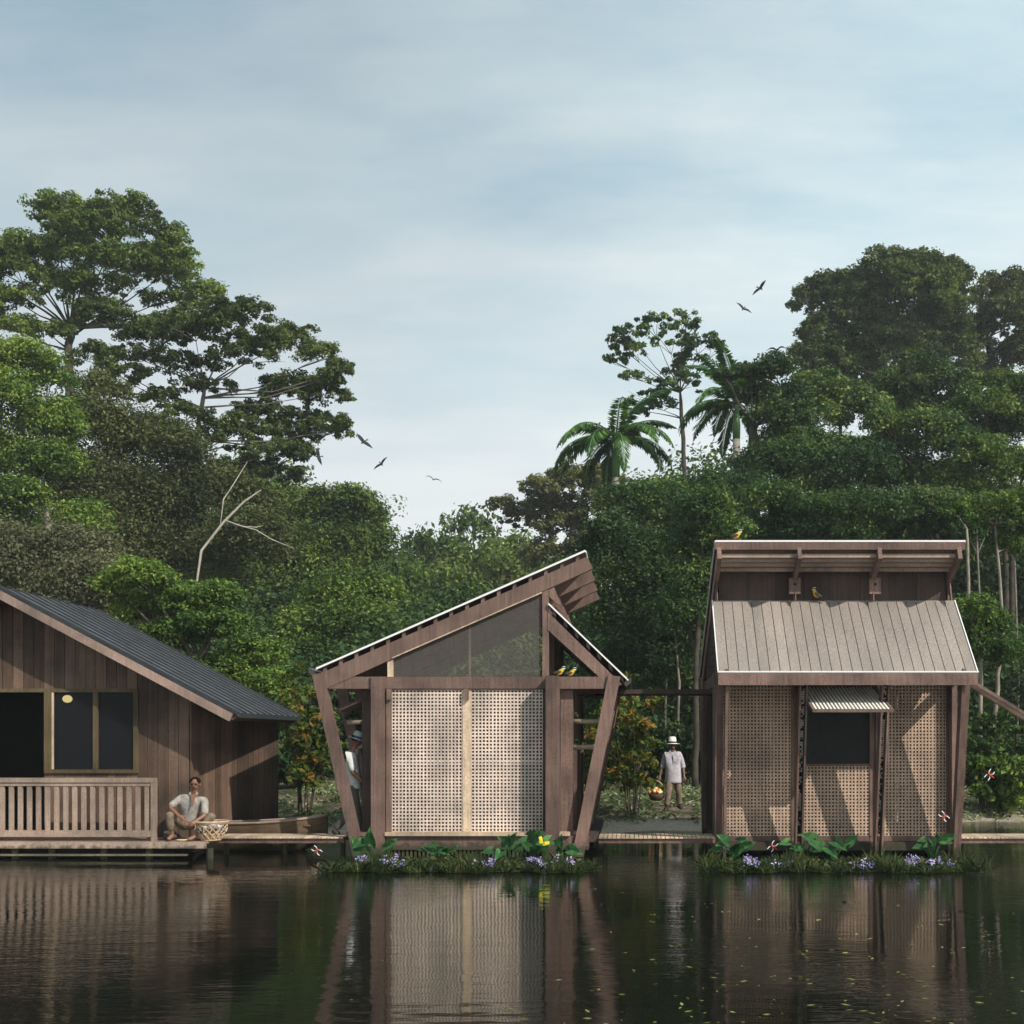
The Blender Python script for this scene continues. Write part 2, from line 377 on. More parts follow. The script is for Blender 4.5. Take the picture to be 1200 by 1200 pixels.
TREES = []
def tree(name, label, cat, Y, trunk, clumps, leaf='leaf_green', bark='bark_dark', dens=1.0, Lm=None, group=None, limb=.06, puff=None, dvar=.5, limbs=True, npf=None, feather=False):
    """trunk: list of (px,py,r) from bottom up; clumps: (px,py,rx,ry) in photo pixels at depth Y"""
    x0 = P(trunk[0][0], 0, Y).x; z0 = gz(x0, Y)-.1
    root = thing(name, (x0, Y, z0), label, cat, group)
    tp = [Vector((x0, Y, z0))] + [P(a, b, Y) for a, b, r in trunk]; tr = [trunk[0][2]*1.25]+[r for a, b, r in trunk]
    # smooth jittered trunk
    mb = MB(); pts = []; rr = []
    for i in range(len(tp)-1):
        for k in range(4):
            q = tp[i].lerp(tp[i+1], k/4); j = tr[i]*.35 if (i or k) else 0
            pts.append(q+Vector((random.uniform(-j, j), random.uniform(-j, j), 0))); rr.append(tr[i]+(tr[i+1]-tr[i])*k/4)
    pts.append(tp[-1]); rr.append(tr[-1]*.7); mb.tube(pts, rr, 8)
    Ls = Lm or max(.045, sz(2.05, Y)); out = []
    for (a, b, rx, ry) in clumps:
        if feather: rx *= 1.06; ry *= 1.55; a += random.uniform(-.12, .12)*rx; b += random.uniform(-.25, .25)*ry
        c = P(a, b, Y); R = sz(rx, Y); H = sz(ry, Y)
        dd = random.uniform(-dvar, dvar)*R*1.2; c = c + Vector((0, dd, 0))
        n = int(dens*rx*ry*2.3*(3.0*(Y+CAMD)/F/Ls)**2)
        fl = 1.0 if puff else 1.18
        out.append(clump(c, (R*.9*fl, min(R, max(H, R*.6))*.95*fl, H*.9*fl), max(n, 20), Ls, fz=(.6 if puff else .85), puff=puff and sz(puff, Y), npuff=npf and int(npf*rx*ry/900)+3))
        if limbs:
            # nearest lower trunk point
            cand = [q for q in pts if q.z < c.z-.2*R] or [pts[len(pts)//2]]
            s_ = min(cand, key=lambda q: (q-c).length + random.uniform(0, .4))
            m_ = s_.lerp(c, .5)+Vector((0, 0, -.10*(c-s_).length*random.uniform(-.3, 1)))
            mb.tube([s_, s_.lerp(m_, .5)+Vector((0, 0, .02*R)), m_, c], [limb*1.4, limb*1.1, limb*.7, limb*.25], 5)
            for _ in range(3):
                e = c + Vector((random.uniform(-.8, .8)*R, random.uniform(-.5, .5)*R, random.uniform(-.1, .7)*H))
                mb.tube([m_.lerp(c, .6), c.lerp(e, .5)+Vector((0, 0, -.05*R)), e], [limb*.6, limb*.4, limb*.15], 4)
    mb.build('trunk', bark, root, smooth=True)
    npmesh('crown', np.concatenate(out), 4, leaf, root)
    return root
def copy_tree(o, parent=None):
    c = o.copy(); C.objects.link(c); c.parent = parent
    for ch in list(o.children): copy_tree(ch, c)
    return c

# ================================================================== SETTING
def grid_sheet(name, xs, ys, fz, mat, kind='structure'):
    X, Y = np.meshgrid(xs, ys); Z = fz(X, Y); v = np.stack([X, Y, Z], -1).reshape(-1, 3)
    nx = len(xs); f = [(j*nx+i, j*nx+i+1, (j+1)*nx+i+1, (j+1)*nx+i) for j in range(len(ys)-1) for i in range(nx-1)]
    me = bpy.data.meshes.new(name); me.from_pydata(v.tolist(), [], f); me.materials.append(M[mat]); me.shade_smooth()
    o = bpy.data.objects.new(name, me); C.objects.link(o); o['kind'] = kind; return o
xs = np.concatenate([[-250, -180, -120, -80], np.arange(-50, 50.1, .5), [80, 120, 180, 250]])
ys = np.concatenate([[-60], np.arange(-40, 0, 4), np.arange(0, 22, .4), np.arange(22, 80, 3), [90, 110, 130, 150, 200, 260]])
grid_sheet('ground', xs, ys, ground, 'ground')
w = MB(); w.add([(-250, -60, 0), (250, -60, 0), (250, 14, 0), (-250, 14, 0)], [(0, 1, 2, 3)])
tag(w.build('water', 'water'), kind='structure')

# ================================================================== PAVILIONS
U = 20.0/F
def mapA(u, v, t): return Vector(((u-CX)*U, t, CAMH-(v-CY)*U))                 # profile drawn in the facade plane, t = depth
def mapB(u, v, t): return Vector((t, -.85+(735-u)*U, (CAMH-(v-CY)*U)*1.026))            # the same profile turned a quarter
def ys_(u): return 783-.438*(u-371)
def yk_(u): return 707+.957*(u-643)
MAIN_RAFTER = [(374, ys_(374)+8), (688, ys_(688)+8), (695, ys_(695)+25), (380, ys_(380)+29)]
SMALL_RAFTER = [(642, 717), (729, 802), (716, 806), (642, 738)]
BEAM = [(381, 793), (714, 793), (714, 807), (384, 807)]
LEAN_L = [(366, 791), (379, 788), (427, 1004), (414, 1004)]
LEAN_R = [(713, 791), (727, 793), (684, 1004), (670, 1004)]
IN_L = [(435, 793), (451, 793), (451, 1004), (435, 1004)]
IN_R = [(641, 793), (656, 793), (656, 1004), (641, 1004)]
IN_R2 = [(656.5, 808), (671, 808), (671, 978), (656.5, 978)]
IN_L2 = [(421, 808), (434.5, 808), (434.5, 978), (421, 978)]
CLER = [(635.5, 684), (643, 690), (643, 793), (635.5, 793)]
KNEE = [(643.5, 682), (648, 684), (657, 709), (651, 706), (643.5, 699)]
def member(root, mp, poly, t, th, name, mat='timber'):
    a = [mp(u, v, t) for u, v in poly]; e = mp(poly[0][0], poly[0][1], t+th)-a[0]
    return MB().prism(a, e).build(name, mat, root)
def roof(root, mp, t0, t1, uA, uB, yf, step, npl):
    """sheet with standing ribs on purlins, between uA,uB along the slope"""
    e = lambda u, dv, t: mp(u, yf(u)+dv, t)
    s = MB(); k = max(2, int(abs(t1-t0)/step)); dt = (t1-t0)/k
    for i in range(k):
        a = t0+i*dt; b = t0+(i+1)*dt-.012
        s.prism([e(uA, 1.6, a), e(uB, 1.6, a), e(uB, 0.4, a), e(uA, 0.4, a)], e(uA, 1.6, b)-e(uA, 1.6, a))
    s.build('roof_sheet', 'roof_taupe', root)
    s = MB().prism([e(uA, 2.0, t0), e(uB, 2.0, t0), e(uB, 1.75, t0), e(uA, 1.75, t0)], e(uA, 2, t1)-e(uA, 2, t0)); s.build('roof_underlay', 'gutter', root)
    for ta, tb in ((t0-.02, t0-.003), (t1+.003, t1+.02)):
        s = MB().prism([e(uA, 2.0, ta), e(uB, 2.0, ta), e(uB, -.4, ta), e(uA, -.4, ta)], e(uA, 2, tb)-e(uA, 2, ta)); s.build('edge_trim', 'white_trim', root)
    hi = uB if yf(uB) < yf(uA) else uA; lo = uA if hi == uB else uB
    for uu in (hi, lo):
        g = 1.2 if uu > (uA+uB)/2 else -1.2
        s = MB().prism([mp(uu, yf(uu)+2.6, t0), mp(uu+g, yf(uu)+2.6, t0), mp(uu+g, yf(uu)+.6, t0), mp(uu, yf(uu)+.6, t0)], e(uA, 2, t1)-e(uA, 2, t0)); s.build('drip_edge', 'white_trim', root)
    for i in range(npl):
        u = uA+(uB-uA)*(i+.5)/npl
        s = MB().prism([e(u-2.0, 2.3, t0+.03), e(u+2.0, 2.3, t0+.03), e(u+2.0, 8.5, t0+.03), e(u-2.0, 8.5, t0+.03)], e(u, 0, t1-.03)-e(u, 0, t0+.03))
        s.build('purlin', 'timber', root)
def lattice(root, org, ud, vd, W, H, sp, name='lattice_panel', mat='lattice', bar=.52):
    """real woven lattice: vertical and horizontal laths; ud, vd unit vectors"""
    org = Vector(org); ud = Vector(ud); vd = Vector(vd); nd = ud.cross(vd); mb = MB()
    nu = max(1, round(W/sp)); nv = max(1, round(H/sp)); su = W/nu; sv = H/nv; b = sp*bar
    for i in range(nu+1):
        a = org+ud*(su*i); w_ = b/2*random.uniform(.86, 1.14)
        lo = max(-w_, -su*i); hi = min(w_, W-su*i)
        mb.prism([a+ud*lo, a+ud*hi, a+ud*hi+nd*.012, a+ud*lo+nd*.012], vd*H)
    for j in range(nv+1):
        a = org+vd*(sv*j)+nd*.0025; lo = max(-b/2, -sv*j); hi = min(b/2, H-sv*j)
        mb.prism([a+vd*lo, a+vd*hi, a+vd*hi+nd*.007, a+vd*lo+nd*.007], ud*W)
    return mb.build(name, mat, root)
def boards(root, org, ud, vd, W, Hf, bw, th, name, mat, gap=.006):
    """vertical boards; Hf(s) gives (bottom, top) along s"""
    org = Vector(org); ud = Vector(ud); vd = Vector(vd); nd = ud.cross(vd); mb = MB(); n = max(1, round(W/bw)); b = W/n
    for i in range(n):
        s0, s1 = i*b, (i+1)*b-gap; o = nd*random.uniform(0, .008)
        for (z0a, z1a), (z0b, z1b) in zip(Hf(s0), Hf(s1)):
            mb.prism([org+ud*s0+vd*z0a+o, org+ud*s1+vd*z0b+o, org+ud*s1+vd*z1b+o, org+ud*s0+vd*z1a+o], nd*th)
    return mb.build(name, mat, root)
Zf = lambda v: CAMH-(v-CY)*U
Xf = lambda u: (u-CX)*U

def pavilion_common(root, mp, ts, th, t0, t1, skip_front=()):
    for i, t in enumerate(ts):
        member(root, mp, MAIN_RAFTER, t, th, 'rafter'); member(root, mp, SMALL_RAFTER, t+.01, th-.02, 'short_rafter')
        member(root, mp, BEAM, t+.012, th-.02, 'tie_beam'); member(root, mp, LEAN_L, t-.02, th+.01, 'leaning_post')
        member(root, mp, IN_L, t-.03, th+.02, 'post')
        member(root, mp, IN_R, *((-.33, .46) if mp is mapA and i == 0 else (t-.03, th+.02)), 'post'); member(root, mp, CLER, t+.02, th-.035, 'clerestory_post')
        member(root, mp, KNEE, t+.03, th-.05, 'knee_brace')
    roof(root, mp, t0, t1, 371, 686, ys_, .33, 17); roof(root, mp, t0, t1, 643, 735, yk_, .165, 7)
    # eave gutters
    for uu, vv, s in (((368, 786, -1), (733, 797, 1)) if mp is mapA else ((368, 786, -1),)):
        member(root, mp, [(uu, vv), (uu+s*7, vv-4), (uu+s*6, vv+3), (uu+s*1, vv+8), (uu-s*2, vv+4)], t0+.02, t1-t0-.04, 'gutter', 'gutter')

# ---- A: the slanted pavilion seen from its side
A = thing('slanted_pavilion', (Xf(550), 2.2, 0), 'brown timber pavilion with long slanted roof and two large pale lattice panels', 'pavilion')
tsA = [0, 1.46, 2.92, 4.38]
pavilion_common(A, mapA, tsA, .12, -.02, 4.52)
for i, t in enumerate(tsA):
    member(A, mapA, LEAN_R, t-.035, .12, 'leaning_post')
    member(A, mapA, IN_R2, t+.16, .12, 'post')
member(A, mapA, IN_L2, .20, .14, 'post', 'timber_dark')  # darker timber than the other posts: the shadow on it is coloured in
# facade
y0 = .10
def boxp(root, u0, u1, v0, v1, ya, yb, name, mat):
    return MB().box(Xf(u0), Xf(u1), ya, yb, Zf(v1), Zf(v0)).build(name, mat, root)
boxp(A, 452, 458, 808, 975, .03, .14, 'jamb', 'timber'); boxp(A, 636, 640.6, 808, 975, .03, .14, 'jamb', 'timber_dark')
boxp(A, 541.5, 551.5, 807.6, 975, .045, .11, 'mullion', 'pale_wood')
for u in (453.5, 544.5): boxp(A, u, u+5, 807.5, 820, -.03, .03, 'hinge_block', 'timber')
for u0, u1 in ((458.3, 541.2), (551.8, 635.7)):
    r_ = lattice(A, (Xf(u0), .07, Zf(975)), (1, 0, 0), (0, 0, 1), Xf(u1)-Xf(u0), Zf(808)-Zf(975), .0615, bar=.44)
    for vv in (892,): MB().box(Xf(u0), Xf(u1), .064, .076, Zf(vv+1.2), Zf(vv-1.2)).build('lattice_rail', 'lattice', A)
boxp(A, 452, 690, 979.6, 996, .02, .17, 'floor_beam', 'timber'); boxp(A, 451.5, 668, 975.2, 979.4, -.05, .20, 'sill_ledge', 'pale_wood')
s = MB()
for u in np.arange(456, 640, 4.8): s.box(Xf(u), Xf(u+2.6), .05, .10, Zf(1006), Zf(996.2))
s.build('vent_slats', 'timber', A)
boxp(A, 408, 700, 980, 988, .21, 4.5, 'floor', 'timber_dark'); boxp(A, 404, 434, 975.6, 979.8, .0, .45, 'step_board', 'timber')  # floor: the room's shade is in its darker timber colour
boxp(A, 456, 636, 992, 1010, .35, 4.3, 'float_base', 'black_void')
# side and rear walls close the room
Hs = lambda s_: [(Zf(980), Zf(795))]
Wd = lambda s_: [(0, Zf(808)-Zf(980))]
boards(A, (Xf(448), 4.3, Zf(980)), (0, -1, 0), (0, 0, 1), 4.1, Wd, .16, .03, 'side_wall', 'timber_room_shade')
boards(A, (Xf(645), .2, Zf(980)), (0, 1, 0), (0, 0, 1), 4.1, Wd, .16, .03, 'side_wall', 'timber_room_shade')
boards(A, (Xf(452), 4.34, Zf(980)), (1, 0, 0), (0, 0, 1), Xf(640)-Xf(452), Wd, .16, .03, 'rear_wall', 'timber_room_shade')
boxp(A, 453, 640, 800, 802, .2, 4.3, 'ceiling', 'timber_room_shade')
# gable screen
poly = [(460.5, 792.6), (634, 792.6), (634, ys_(634)+28), (460.5, ys_(460.5)+28)]
MB().add([mapA(u, v, .07) for u, v in poly], [(0, 1, 2, 3)]).build('gable_screen', 'mesh_screen', A)
MB().bar(mapA(460, ys_(460)+27, .0), mapA(635, ys_(635)+27, .0), .02, .025, (0, 1, 0)).build('screen_bead', 'pale_wood', A)
boxp(A, 453.5, 460, ys_(456)+26, 793, .03, .10, 'gable_post', 'pale_wood')
boxp(A, 548.5, 551, ys_(549)+28, 792.8, .08, .10, 'screen_mullion', 'rail_wood')
# left flap awning and rear lean
def slats(root, a, b, width, n, th, name, mat, fr_mat, depth_dir=(0, 1, 0)):
    """slatted panel from a to b, extending width along depth_dir; laths run along depth_dir"""
    a = Vector(a); b = Vector(b); dd = Vector(depth_dir); up = (b-a).normalized().cross(dd).normalized(); mb = MB()
    for i in range(n):
        q = a.lerp(b, (i+.5)/n); mb.bar(q, q+dd*width, (b-a).length/n*.55, th, up)
    o = mb.build(name, mat, root)
    MB().bar(a-dd*.012, b-dd*.012, .03, th*1.6, up).build('flap_frame', fr_mat, root); MB().bar(a+dd*(width+.012), b+dd*(width+.012), .03, th*1.6, up).build('flap_frame', fr_mat, root)
    return o
slats(A, mapA(383, 832, .6), mapA(431, 811, .6), 1.6, 22, .035, 'flap_slats', 'lattice', 'timber')

# ---- B: the same pavilion turned a quarter, eave to the water
B = thing('eave_pavilion', (3.56, 1.8, 0), 'brown timber pavilion with taupe ribbed roof, three lattice bays and propped slatted hatch', 'pavilion')
xB = [1.50, 2.87, 4.24, 5.60]
pavilion_common(B, mapB, [x-.035 for x in xB], .07, 1.44, 5.70)
for i, x in enumerate(xB):
    if i in (0, 3):
        member(B, mapB, LEAN_R, x-.05, .09, 'leaning_post'); member(B, mapB, IN_R2, x-.05, .09, 'post')
        member(B, mapB, [(u+9, v) for u, v in LEAN_R][:2]+[(695, 1004), (683, 1004)], x+(.06 if i == 0 else -.13), .05, 'leaning_post')
    else:
        for dx in (-.068, .040): member(B, mapB, LEAN_R, x+dx, .030, 'post_board')
        # ornament strip of small squares between the two boards
        mb = MB(); mbk = MB()
        a = mapB(717, 806, x-.036); b = mapB(678, 978, x-.036)
        mbk.prism([a+Vector((0, .03, 0)), a+Vector((.074, .03, 0)), b+Vector((.074, .03, 0)), b+Vector((0, .03, 0))], (0, .012, 0))
        n = 70
        for j in range(n):
            q = a.lerp(b, (j+.5)/n); pale = 18 <= j < 33 or 52 <= j < 58
            if j in (17, 33, 51, 58): continue
            for k in range(3):
                if random.random() < (.8 if pale else .38): mb.box(q.x+.002+k*.024, q.x+.022+k*.024, q.y+.012, q.y+.028, q.z-.014, q.z+.012)
        mbk.build('strip_backing', 'black_void', B); mb.build('ornament_strip', 'hat_white', B)
        mb = MB()
        for j in (17, 33, 51, 58):
            q = a.lerp(b, (j+.5)/n); mb.box(q.x, q.x+.074, q.y+.005, q.y+.03, q.z-.02, q.z+.02)
        mb.build('strip_divider', 'pale_wood', B)
    # clerestory brackets
    if i in (1, 2):
        yb = mapB(643, 0, 0).y-.10
        MB().box(x-.11, x+.11, yb-.04, yb+.04, Zf(0)-0+CAMH*0+4.56-Zf(0), 4.78).build('bracket', 'timber', B) if False else None
        q = P(931 if i == 1 else 1025, 687, yb)
        MB().box(q.x-.10, q.x+.10, yb-.05, yb+.05, q.z-.14, q.z+.14).build('bracket', 'timber', B)
        MB().tube([(q.x, yb-.065, q.z+.03), (q.x, yb-.045, q.z+.03)], .022, 8).build('bolt', 'black_void', B)
Zb = lambda v: Zf(v)*1.026
# eave fascia
e0 = mapB(735, 797, 1.44)
MB().box(1.43, 5.71, e0.y-.045, e0.y-.012, Zb(797)-.225+.02, Zb(797)-.01).build('eave_fascia', 'timber', B)
MB().box(1.43, 5.71, mapB(686, 0, 0).y-.03, mapB(686, 0, 0).y-.012, Zb(645)-.15, Zb(645)-.02).build('eave_fascia', 'timber', B)
MB().box(1.42, 5.72, e0.y-.05, e0.y-.008, Zb(797)+.003, Zb(797)+.026).build('edge_trim', 'white_trim', B)
MB().box(1.43, 5.71, mapB(686, 0, 0).y-.034, mapB(686, 0, 0).y-.008, Zb(645)-.018, Zb(645)+.012).build('edge_trim', 'white_trim', B)
# wide laths under the high overhang
for k, u in enumerate((680, 672, 663, 653)):
    a = mapB(u, ys_(u)+10.5, 1.5); MB().box(1.54, 5.56, a.y-.045, a.y+.045, a.z-.075, a.z-.01).build('overhang_lath', 'rail_wood', B)
# clerestory wall
yc = mapB(640, 0, 0).y
boards(B, (1.55, yc, Zb(735)), (1, 0, 0), (0, 0, 1), 4.0, lambda s_: [(0, Zb(672)-Zb(735))], .5, .03, 'clerestory_wall', 'timber_dark')
# facade bays
yw = .30; zb = .34; zt = 2.98
bays = [(1.60, 2.79), (2.95, 4.16), (4.32, 5.50)]
for i, (xa, xb_) in enumerate(bays):
    if i == 1: lattice(B, (xa, yw, zb), (1, 0, 0), (0, 0, 1), xb_-xa, 1.22, .0600, mat='lattice_brown', bar=.49)
    else: lattice(B, (xa, yw, zb), (1, 0, 0), (0, 0, 1), xb_-xa, zt-zb, .0600, mat='lattice_brown', bar=.49)
    mb = MB(); mb.box(xa-.05, xa-.003, yw-.03, yw+.06, zb, zt); mb.box(xb_+.003, xb_+.05, yw-.03, yw+.06, zb, zt); mb.build('jamb', 'timber', B)
    MB().box(xa, xb_, yw-.02, yw+.04, zb-.09, zb-.003).build('bay_sill', 'timber', B)
MB().box(2.95, 4.16, yw+.03, yw+.05, 1.60, 2.95).build('opening_dark_sheet', 'opening_shade', B)  # near-black sheet stands in for the shade inside the window opening
MB().box(2.95, 4.16, yw-.015, yw+.02, 1.565, 1.60).build('window_sill', 'timber', B)
MB().box(1.55, 5.56, .17, .38, zt+.005, zt+.10).build('head_beam', 'timber', B)
MB().box(1.50, 5.60, .16, .42, .10, .245).build('floor_beam', 'timber_dark', B)
MB().box(1.52, 5.58, .43, 4.5, .14, .30).build('floor', 'timber_dark', B)
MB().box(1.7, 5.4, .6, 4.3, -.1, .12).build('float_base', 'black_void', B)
for x in (1.52, 5.56):
    boards(B, (x, .38, .31), (0, 1, 0), (0, 0, 1), 3.85, lambda s_: [(0, zt-.31)], .16, .03, 'side_wall', 'timber_room_shade')
boards(B, (1.55, 4.3, .31), (1, 0, 0), (0, 0, 1), 4.0, lambda s_: [(0, zt-.31)], .16, .03, 'rear_wall', 'timber_room_shade')
MB().box(1.58, 5.5, .45, 4.25, zt+.02, zt+.05).build('ceiling', 'timber_room_shade', B)
gp = [(452, 792.6), (634, 792.6), (634, ys_(634)+28), (452, ys_(452)+28)]
for t in (1.50, 5.60): MB().add([mapB(u, v, t) for u, v in gp], [(0, 1, 2, 3)]).build('gable_screen', 'mesh_screen', B)
# slatted hatch, hinged at the top and propped outwards
ha = Vector((2.95, .20, 2.93)); hb = Vector((3.0, -1.02, 2.50)); mb = MB(); hw = 1.25
for i in range(20):
    o = Vector(((i+.5)/20*hw, 0, 0)); mb.bar(ha+o, hb+o, .030, .03, (0, -.5, .85))
h = mb.build('hatch_slats', 'hat_white', B)  # slats coloured white: the sunlight on them is put into the colour
mb = MB(); mb.bar(ha-Vector((.02, 0, 0)), hb-Vector((.02, 0, 0)), .04, .05); mb.bar(ha+Vector((hw+.02, 0, 0)), hb+Vector((hw+.02, 0, 0)), .04, .05)
mb.bar(hb-Vector((.04, .0, 0)), hb+Vector((hw+.04, 0, 0)), .05, .055); mb.bar(ha-Vector((.0, -.01, 0)), ha+Vector((hw, 0.01, 0)), .03, .04); mb.build('hatch_frame', 'timber', B)
# right flap
slats(B, P(1143, 801, .5), P(1215, 845, .5), .45, 26, .035, 'flap_slats', 'lattice', 'timber')

# ---- gangways and canopy
def gangway(xa, xb_, y0, y1, z, label):
    g = thing('gangway', ((xa+xb_)/2, (y0+y1)/2, z-.12), label, 'walkway', 'narrow plank gangways over the water')
    mb = MB(); n = int((xb_-xa)/.075)
    for i in range(n): mb.box(xa+(xb_-xa)*i/n, xa+(xb_-xa)*(i+1)/n-.012, y0, y1, z-.025, z)
    mb.build('deck', 'pale_wood', g)
    mb = MB(); mb.box(xa, xb_, y0+.04, y0+.10, z-.11, z-.028); mb.build('stringer', 'timber', g)
    MB().box(xa, xb_, y1-.1, y1-.04, z-.11, z-.028).build('stringer', 'timber', g)
    for x in np.linspace(xa+.1, xb_-.1, 3): MB().tube([(x, (y0+y1)/2, -1.2), (x, (y0+y1)/2, z-.115)], .045, 8).build('pile', 'timber_dark', g)
gangway(P(252, 0, .2).x, P(404, 0, .2).x, .12, .85, .335, 'plank gangway between the dark plank cottage and the slanted pavilion')
gangway(P(702, 0, .2).x, 1.45, .10, .85, .335, 'plank gangway between the two timber pavilions')
gangway(5.72, 9.5, .10, .85, .335, 'plank gangway leading off to the right of the lean-to pavilion')
g = thing('walkway_canopy', (.3, 1.6, 2.85), 'reddish slatted canopy beam joining the two pavilions at roof height', 'canopy')
slats(g, (P(673, 0, 1.2).x, 1.2, 2.90), (P(842, 0, 1.2).x, 1.2, 2.90), 1.0, 44, .05, 'canopy_slats', 'timber', 'timber_dark')

# ================================================================== COTTAGE
Cg = thing('plank_cottage', (-10.8, 2.4, 0), 'dark vertical plank cottage with grey gable roof, dark windows and pale balustrade', 'cottage')
yw = .5; xc = P(222, 0, yw).x; xr = P(0, 0, -.1).x     # right corner, ridge x
zfl = P(0, 985, -.2).z; zr = P(0, 688, -.1).z; xe = P(280, 0, -.1).x; ze = P(0, 836, -.1).z
sl = (zr-ze)/(xe-xr); roofz = lambda x: zr-abs(x-xr)*sl
yr = 3.55; xl = 2*xr-xc
wz0, wz1 = P(0, 906, yw).z, P(0, 807, yw).z; dx1 = P(53, 0, yw).x; wx1 = P(163, 0, yw).x
def Hc(s_):
    x = xl+s_; top = roofz(x)-.12
    if x > wx1-.02: return [(0, top-zfl), ]*2
    if x > dx1-.02 or x < xl+1.0: return [(0, wz0-zfl), (wz1-zfl, top-zfl)]
    if x > xl+2.2: return [(0, .05), (wz1-zfl, top-zfl)]
    return [(0, wz0-zfl), (wz1-zfl, top-zfl)]
def gable_boards():
    mb = MB(); n = int((xc-xl)/.178); b = (xc-xl)/n
    for i in range(n):
        x0, x1 = xl+i*b, xl+(i+1)*b-.009; o = random.uniform(0, .01)
        def seg(za, zb0, zb1): mb.prism([(x0, yw-o, za), (x1, yw-o, za), (x1, yw-o, zb1), (x0, yw-o, zb0)], (0, .03, 0))
        t0, t1 = roofz(x0)-.13, roofz(x1)-.13; mid = (x0+x1)/2
        if mid > wx1: seg(zfl, t0, t1)
        elif mid > dx1: seg(zfl, wz0, wz0); seg(wz1, t0, t1)
        elif mid > dx1-2.1: seg(wz1, t0, t1)
        else: seg(zfl, t0, t1)
    mb.build('gable_wall', 'plank', Cg)
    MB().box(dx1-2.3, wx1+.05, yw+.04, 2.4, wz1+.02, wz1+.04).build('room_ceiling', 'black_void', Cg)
gable_boards()
# side wall, slightly splayed
xs2 = P(325, 0, yr-.25).x; a = Vector((xc, yw, zfl)); b = Vector((xs2, yr-.25, zfl)); ud = (b-a).normalized(); Wl = (b-a).length
def Hside(s_):
    x = xc+(xs2-xc)*s_/Wl; return [(-.1, roofz(x)-.13-zfl)]
boards(Cg, a, ud, (0, 0, 1), Wl, Hside, .185, .03, 'side_wall', 'plank', gap=.010)
MB().box(xl, xs2, yr-.28, yr-.25, zfl-.1, ze).build('rear_wall', 'plank', Cg)
MB().box(xl, xl+.03, yw+.04, yr-.25, zfl, roofz(xl)-.1).build('side_wall', 'plank', Cg)
# window and door opening
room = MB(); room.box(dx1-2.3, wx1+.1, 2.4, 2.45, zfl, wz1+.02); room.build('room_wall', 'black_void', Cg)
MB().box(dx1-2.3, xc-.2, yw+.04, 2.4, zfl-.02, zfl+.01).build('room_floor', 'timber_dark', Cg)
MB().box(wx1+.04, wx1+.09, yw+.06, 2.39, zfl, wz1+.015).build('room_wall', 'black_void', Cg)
fz0, fz1 = wz0, wz1; f = P(110, 0, yw).x; fm = P(115.5, 0, yw).x; g0 = P(53, 0, yw).x; g1 = P(62, 0, yw).x; h0 = P(157.5, 0, yw).x
win = MB(); win.box(g0, g1, yw-.05, yw+.05, fz0, fz1); win.box(f, fm, yw-.04, yw+.05, fz0+.07, fz1-.07); win.box(h0, wx1, yw-.05, yw+.05, fz0, fz1)
win.box(g1+.001, h0-.001, yw-.045, yw+.05, fz0, fz0+.065); win.box(g1+.001, h0-.001, yw-.045, yw+.05, fz1-.065, fz1)
win.box(dx1-2.1, g0-.001, yw-.045, yw+.05, fz1-.065, fz1+.0)
wo = win.build('window_frame', 'frame_olive', Cg)
for i, (p0, p1) in enumerate(((g1+.003, f-.003), (fm+.003, h0-.003))):
    MB().box(p0, p1, yw+.0, yw+.008, fz0+.068, fz1-.068).build('pane', 'pane_glass', wo) 
MB().box(g1, g1+.03, yw-.045, yw-.02, fz0+.07, fz1-.07).build('frame_bead', 'pale_wood', wo)
lp = thing('hanging_lamp', P(79, 818, 1.0), 'small lit yellow lamp hanging inside the cottage window', 'lamp')
q = P(79, 819, 1.0); MB().ball(q, (.085, .085, .07)).build('bulb', 'lamp_glow', lp, True)
MB().tube([q+Vector((0, 0, .06)), q+Vector((0, 0, .36))], .008, 5).build('cord', 'black_void', lp)
# roof
def roof_slope(sgn):
    X = lambda d_: xr+sgn*d_
    de = xe-xr; yf, yb_ = -.1, yr; n = [Vector((X(0), yf, zr)), Vector((X(de), yf, ze)), Vector((X(de), yb_, ze)), Vector((X(0), yb_, zr))]
    MB().prism(n, (0, 0, -.05)).build('roof_plane', 'roof_grey', Cg)
    mb = MB(); k = 10
    for i in range(k+1):
        y = yf+(yb_-yf)*i/k; mb.bar((X(0), y, zr+.012), (X(de), y, ze+.012), (.07 if i in (0, k) else .05), .04, (0, 0, 1))
    mb.build('roof_rib', 'roof_rib', Cg)
    mb = MB(); hh = .155
    mb.prism([(X(0), yf-.03, zr-.052), (X(de-.10), yf-.03, ze-.052+.045), (X(de-.16), yf-.03, ze-.052-hh+.07), (X(0), yf-.03, zr-.052-hh)], (0, .05, 0)); mb.build('rake_board', 'rake_wood', Cg)
    mb = MB(); mb.prism([(X(0), yf+.03, zr-.052), (X(de-.02), yf+.03, ze-.052), (X(de-.12), yf+.03, ze-.12), (X(0), yf+.03, zr-.13)], (0, yb_-yf-.05, 0)); mb.build('soffit', 'timber_dark', Cg)
    MB().bar((X(de+.012), yf, ze-.03), (X(de+.012), yb_, ze-.03), .03, .085).build('eave_board', 'roof_rib', Cg)
roof_slope(1); roof_slope(-1)
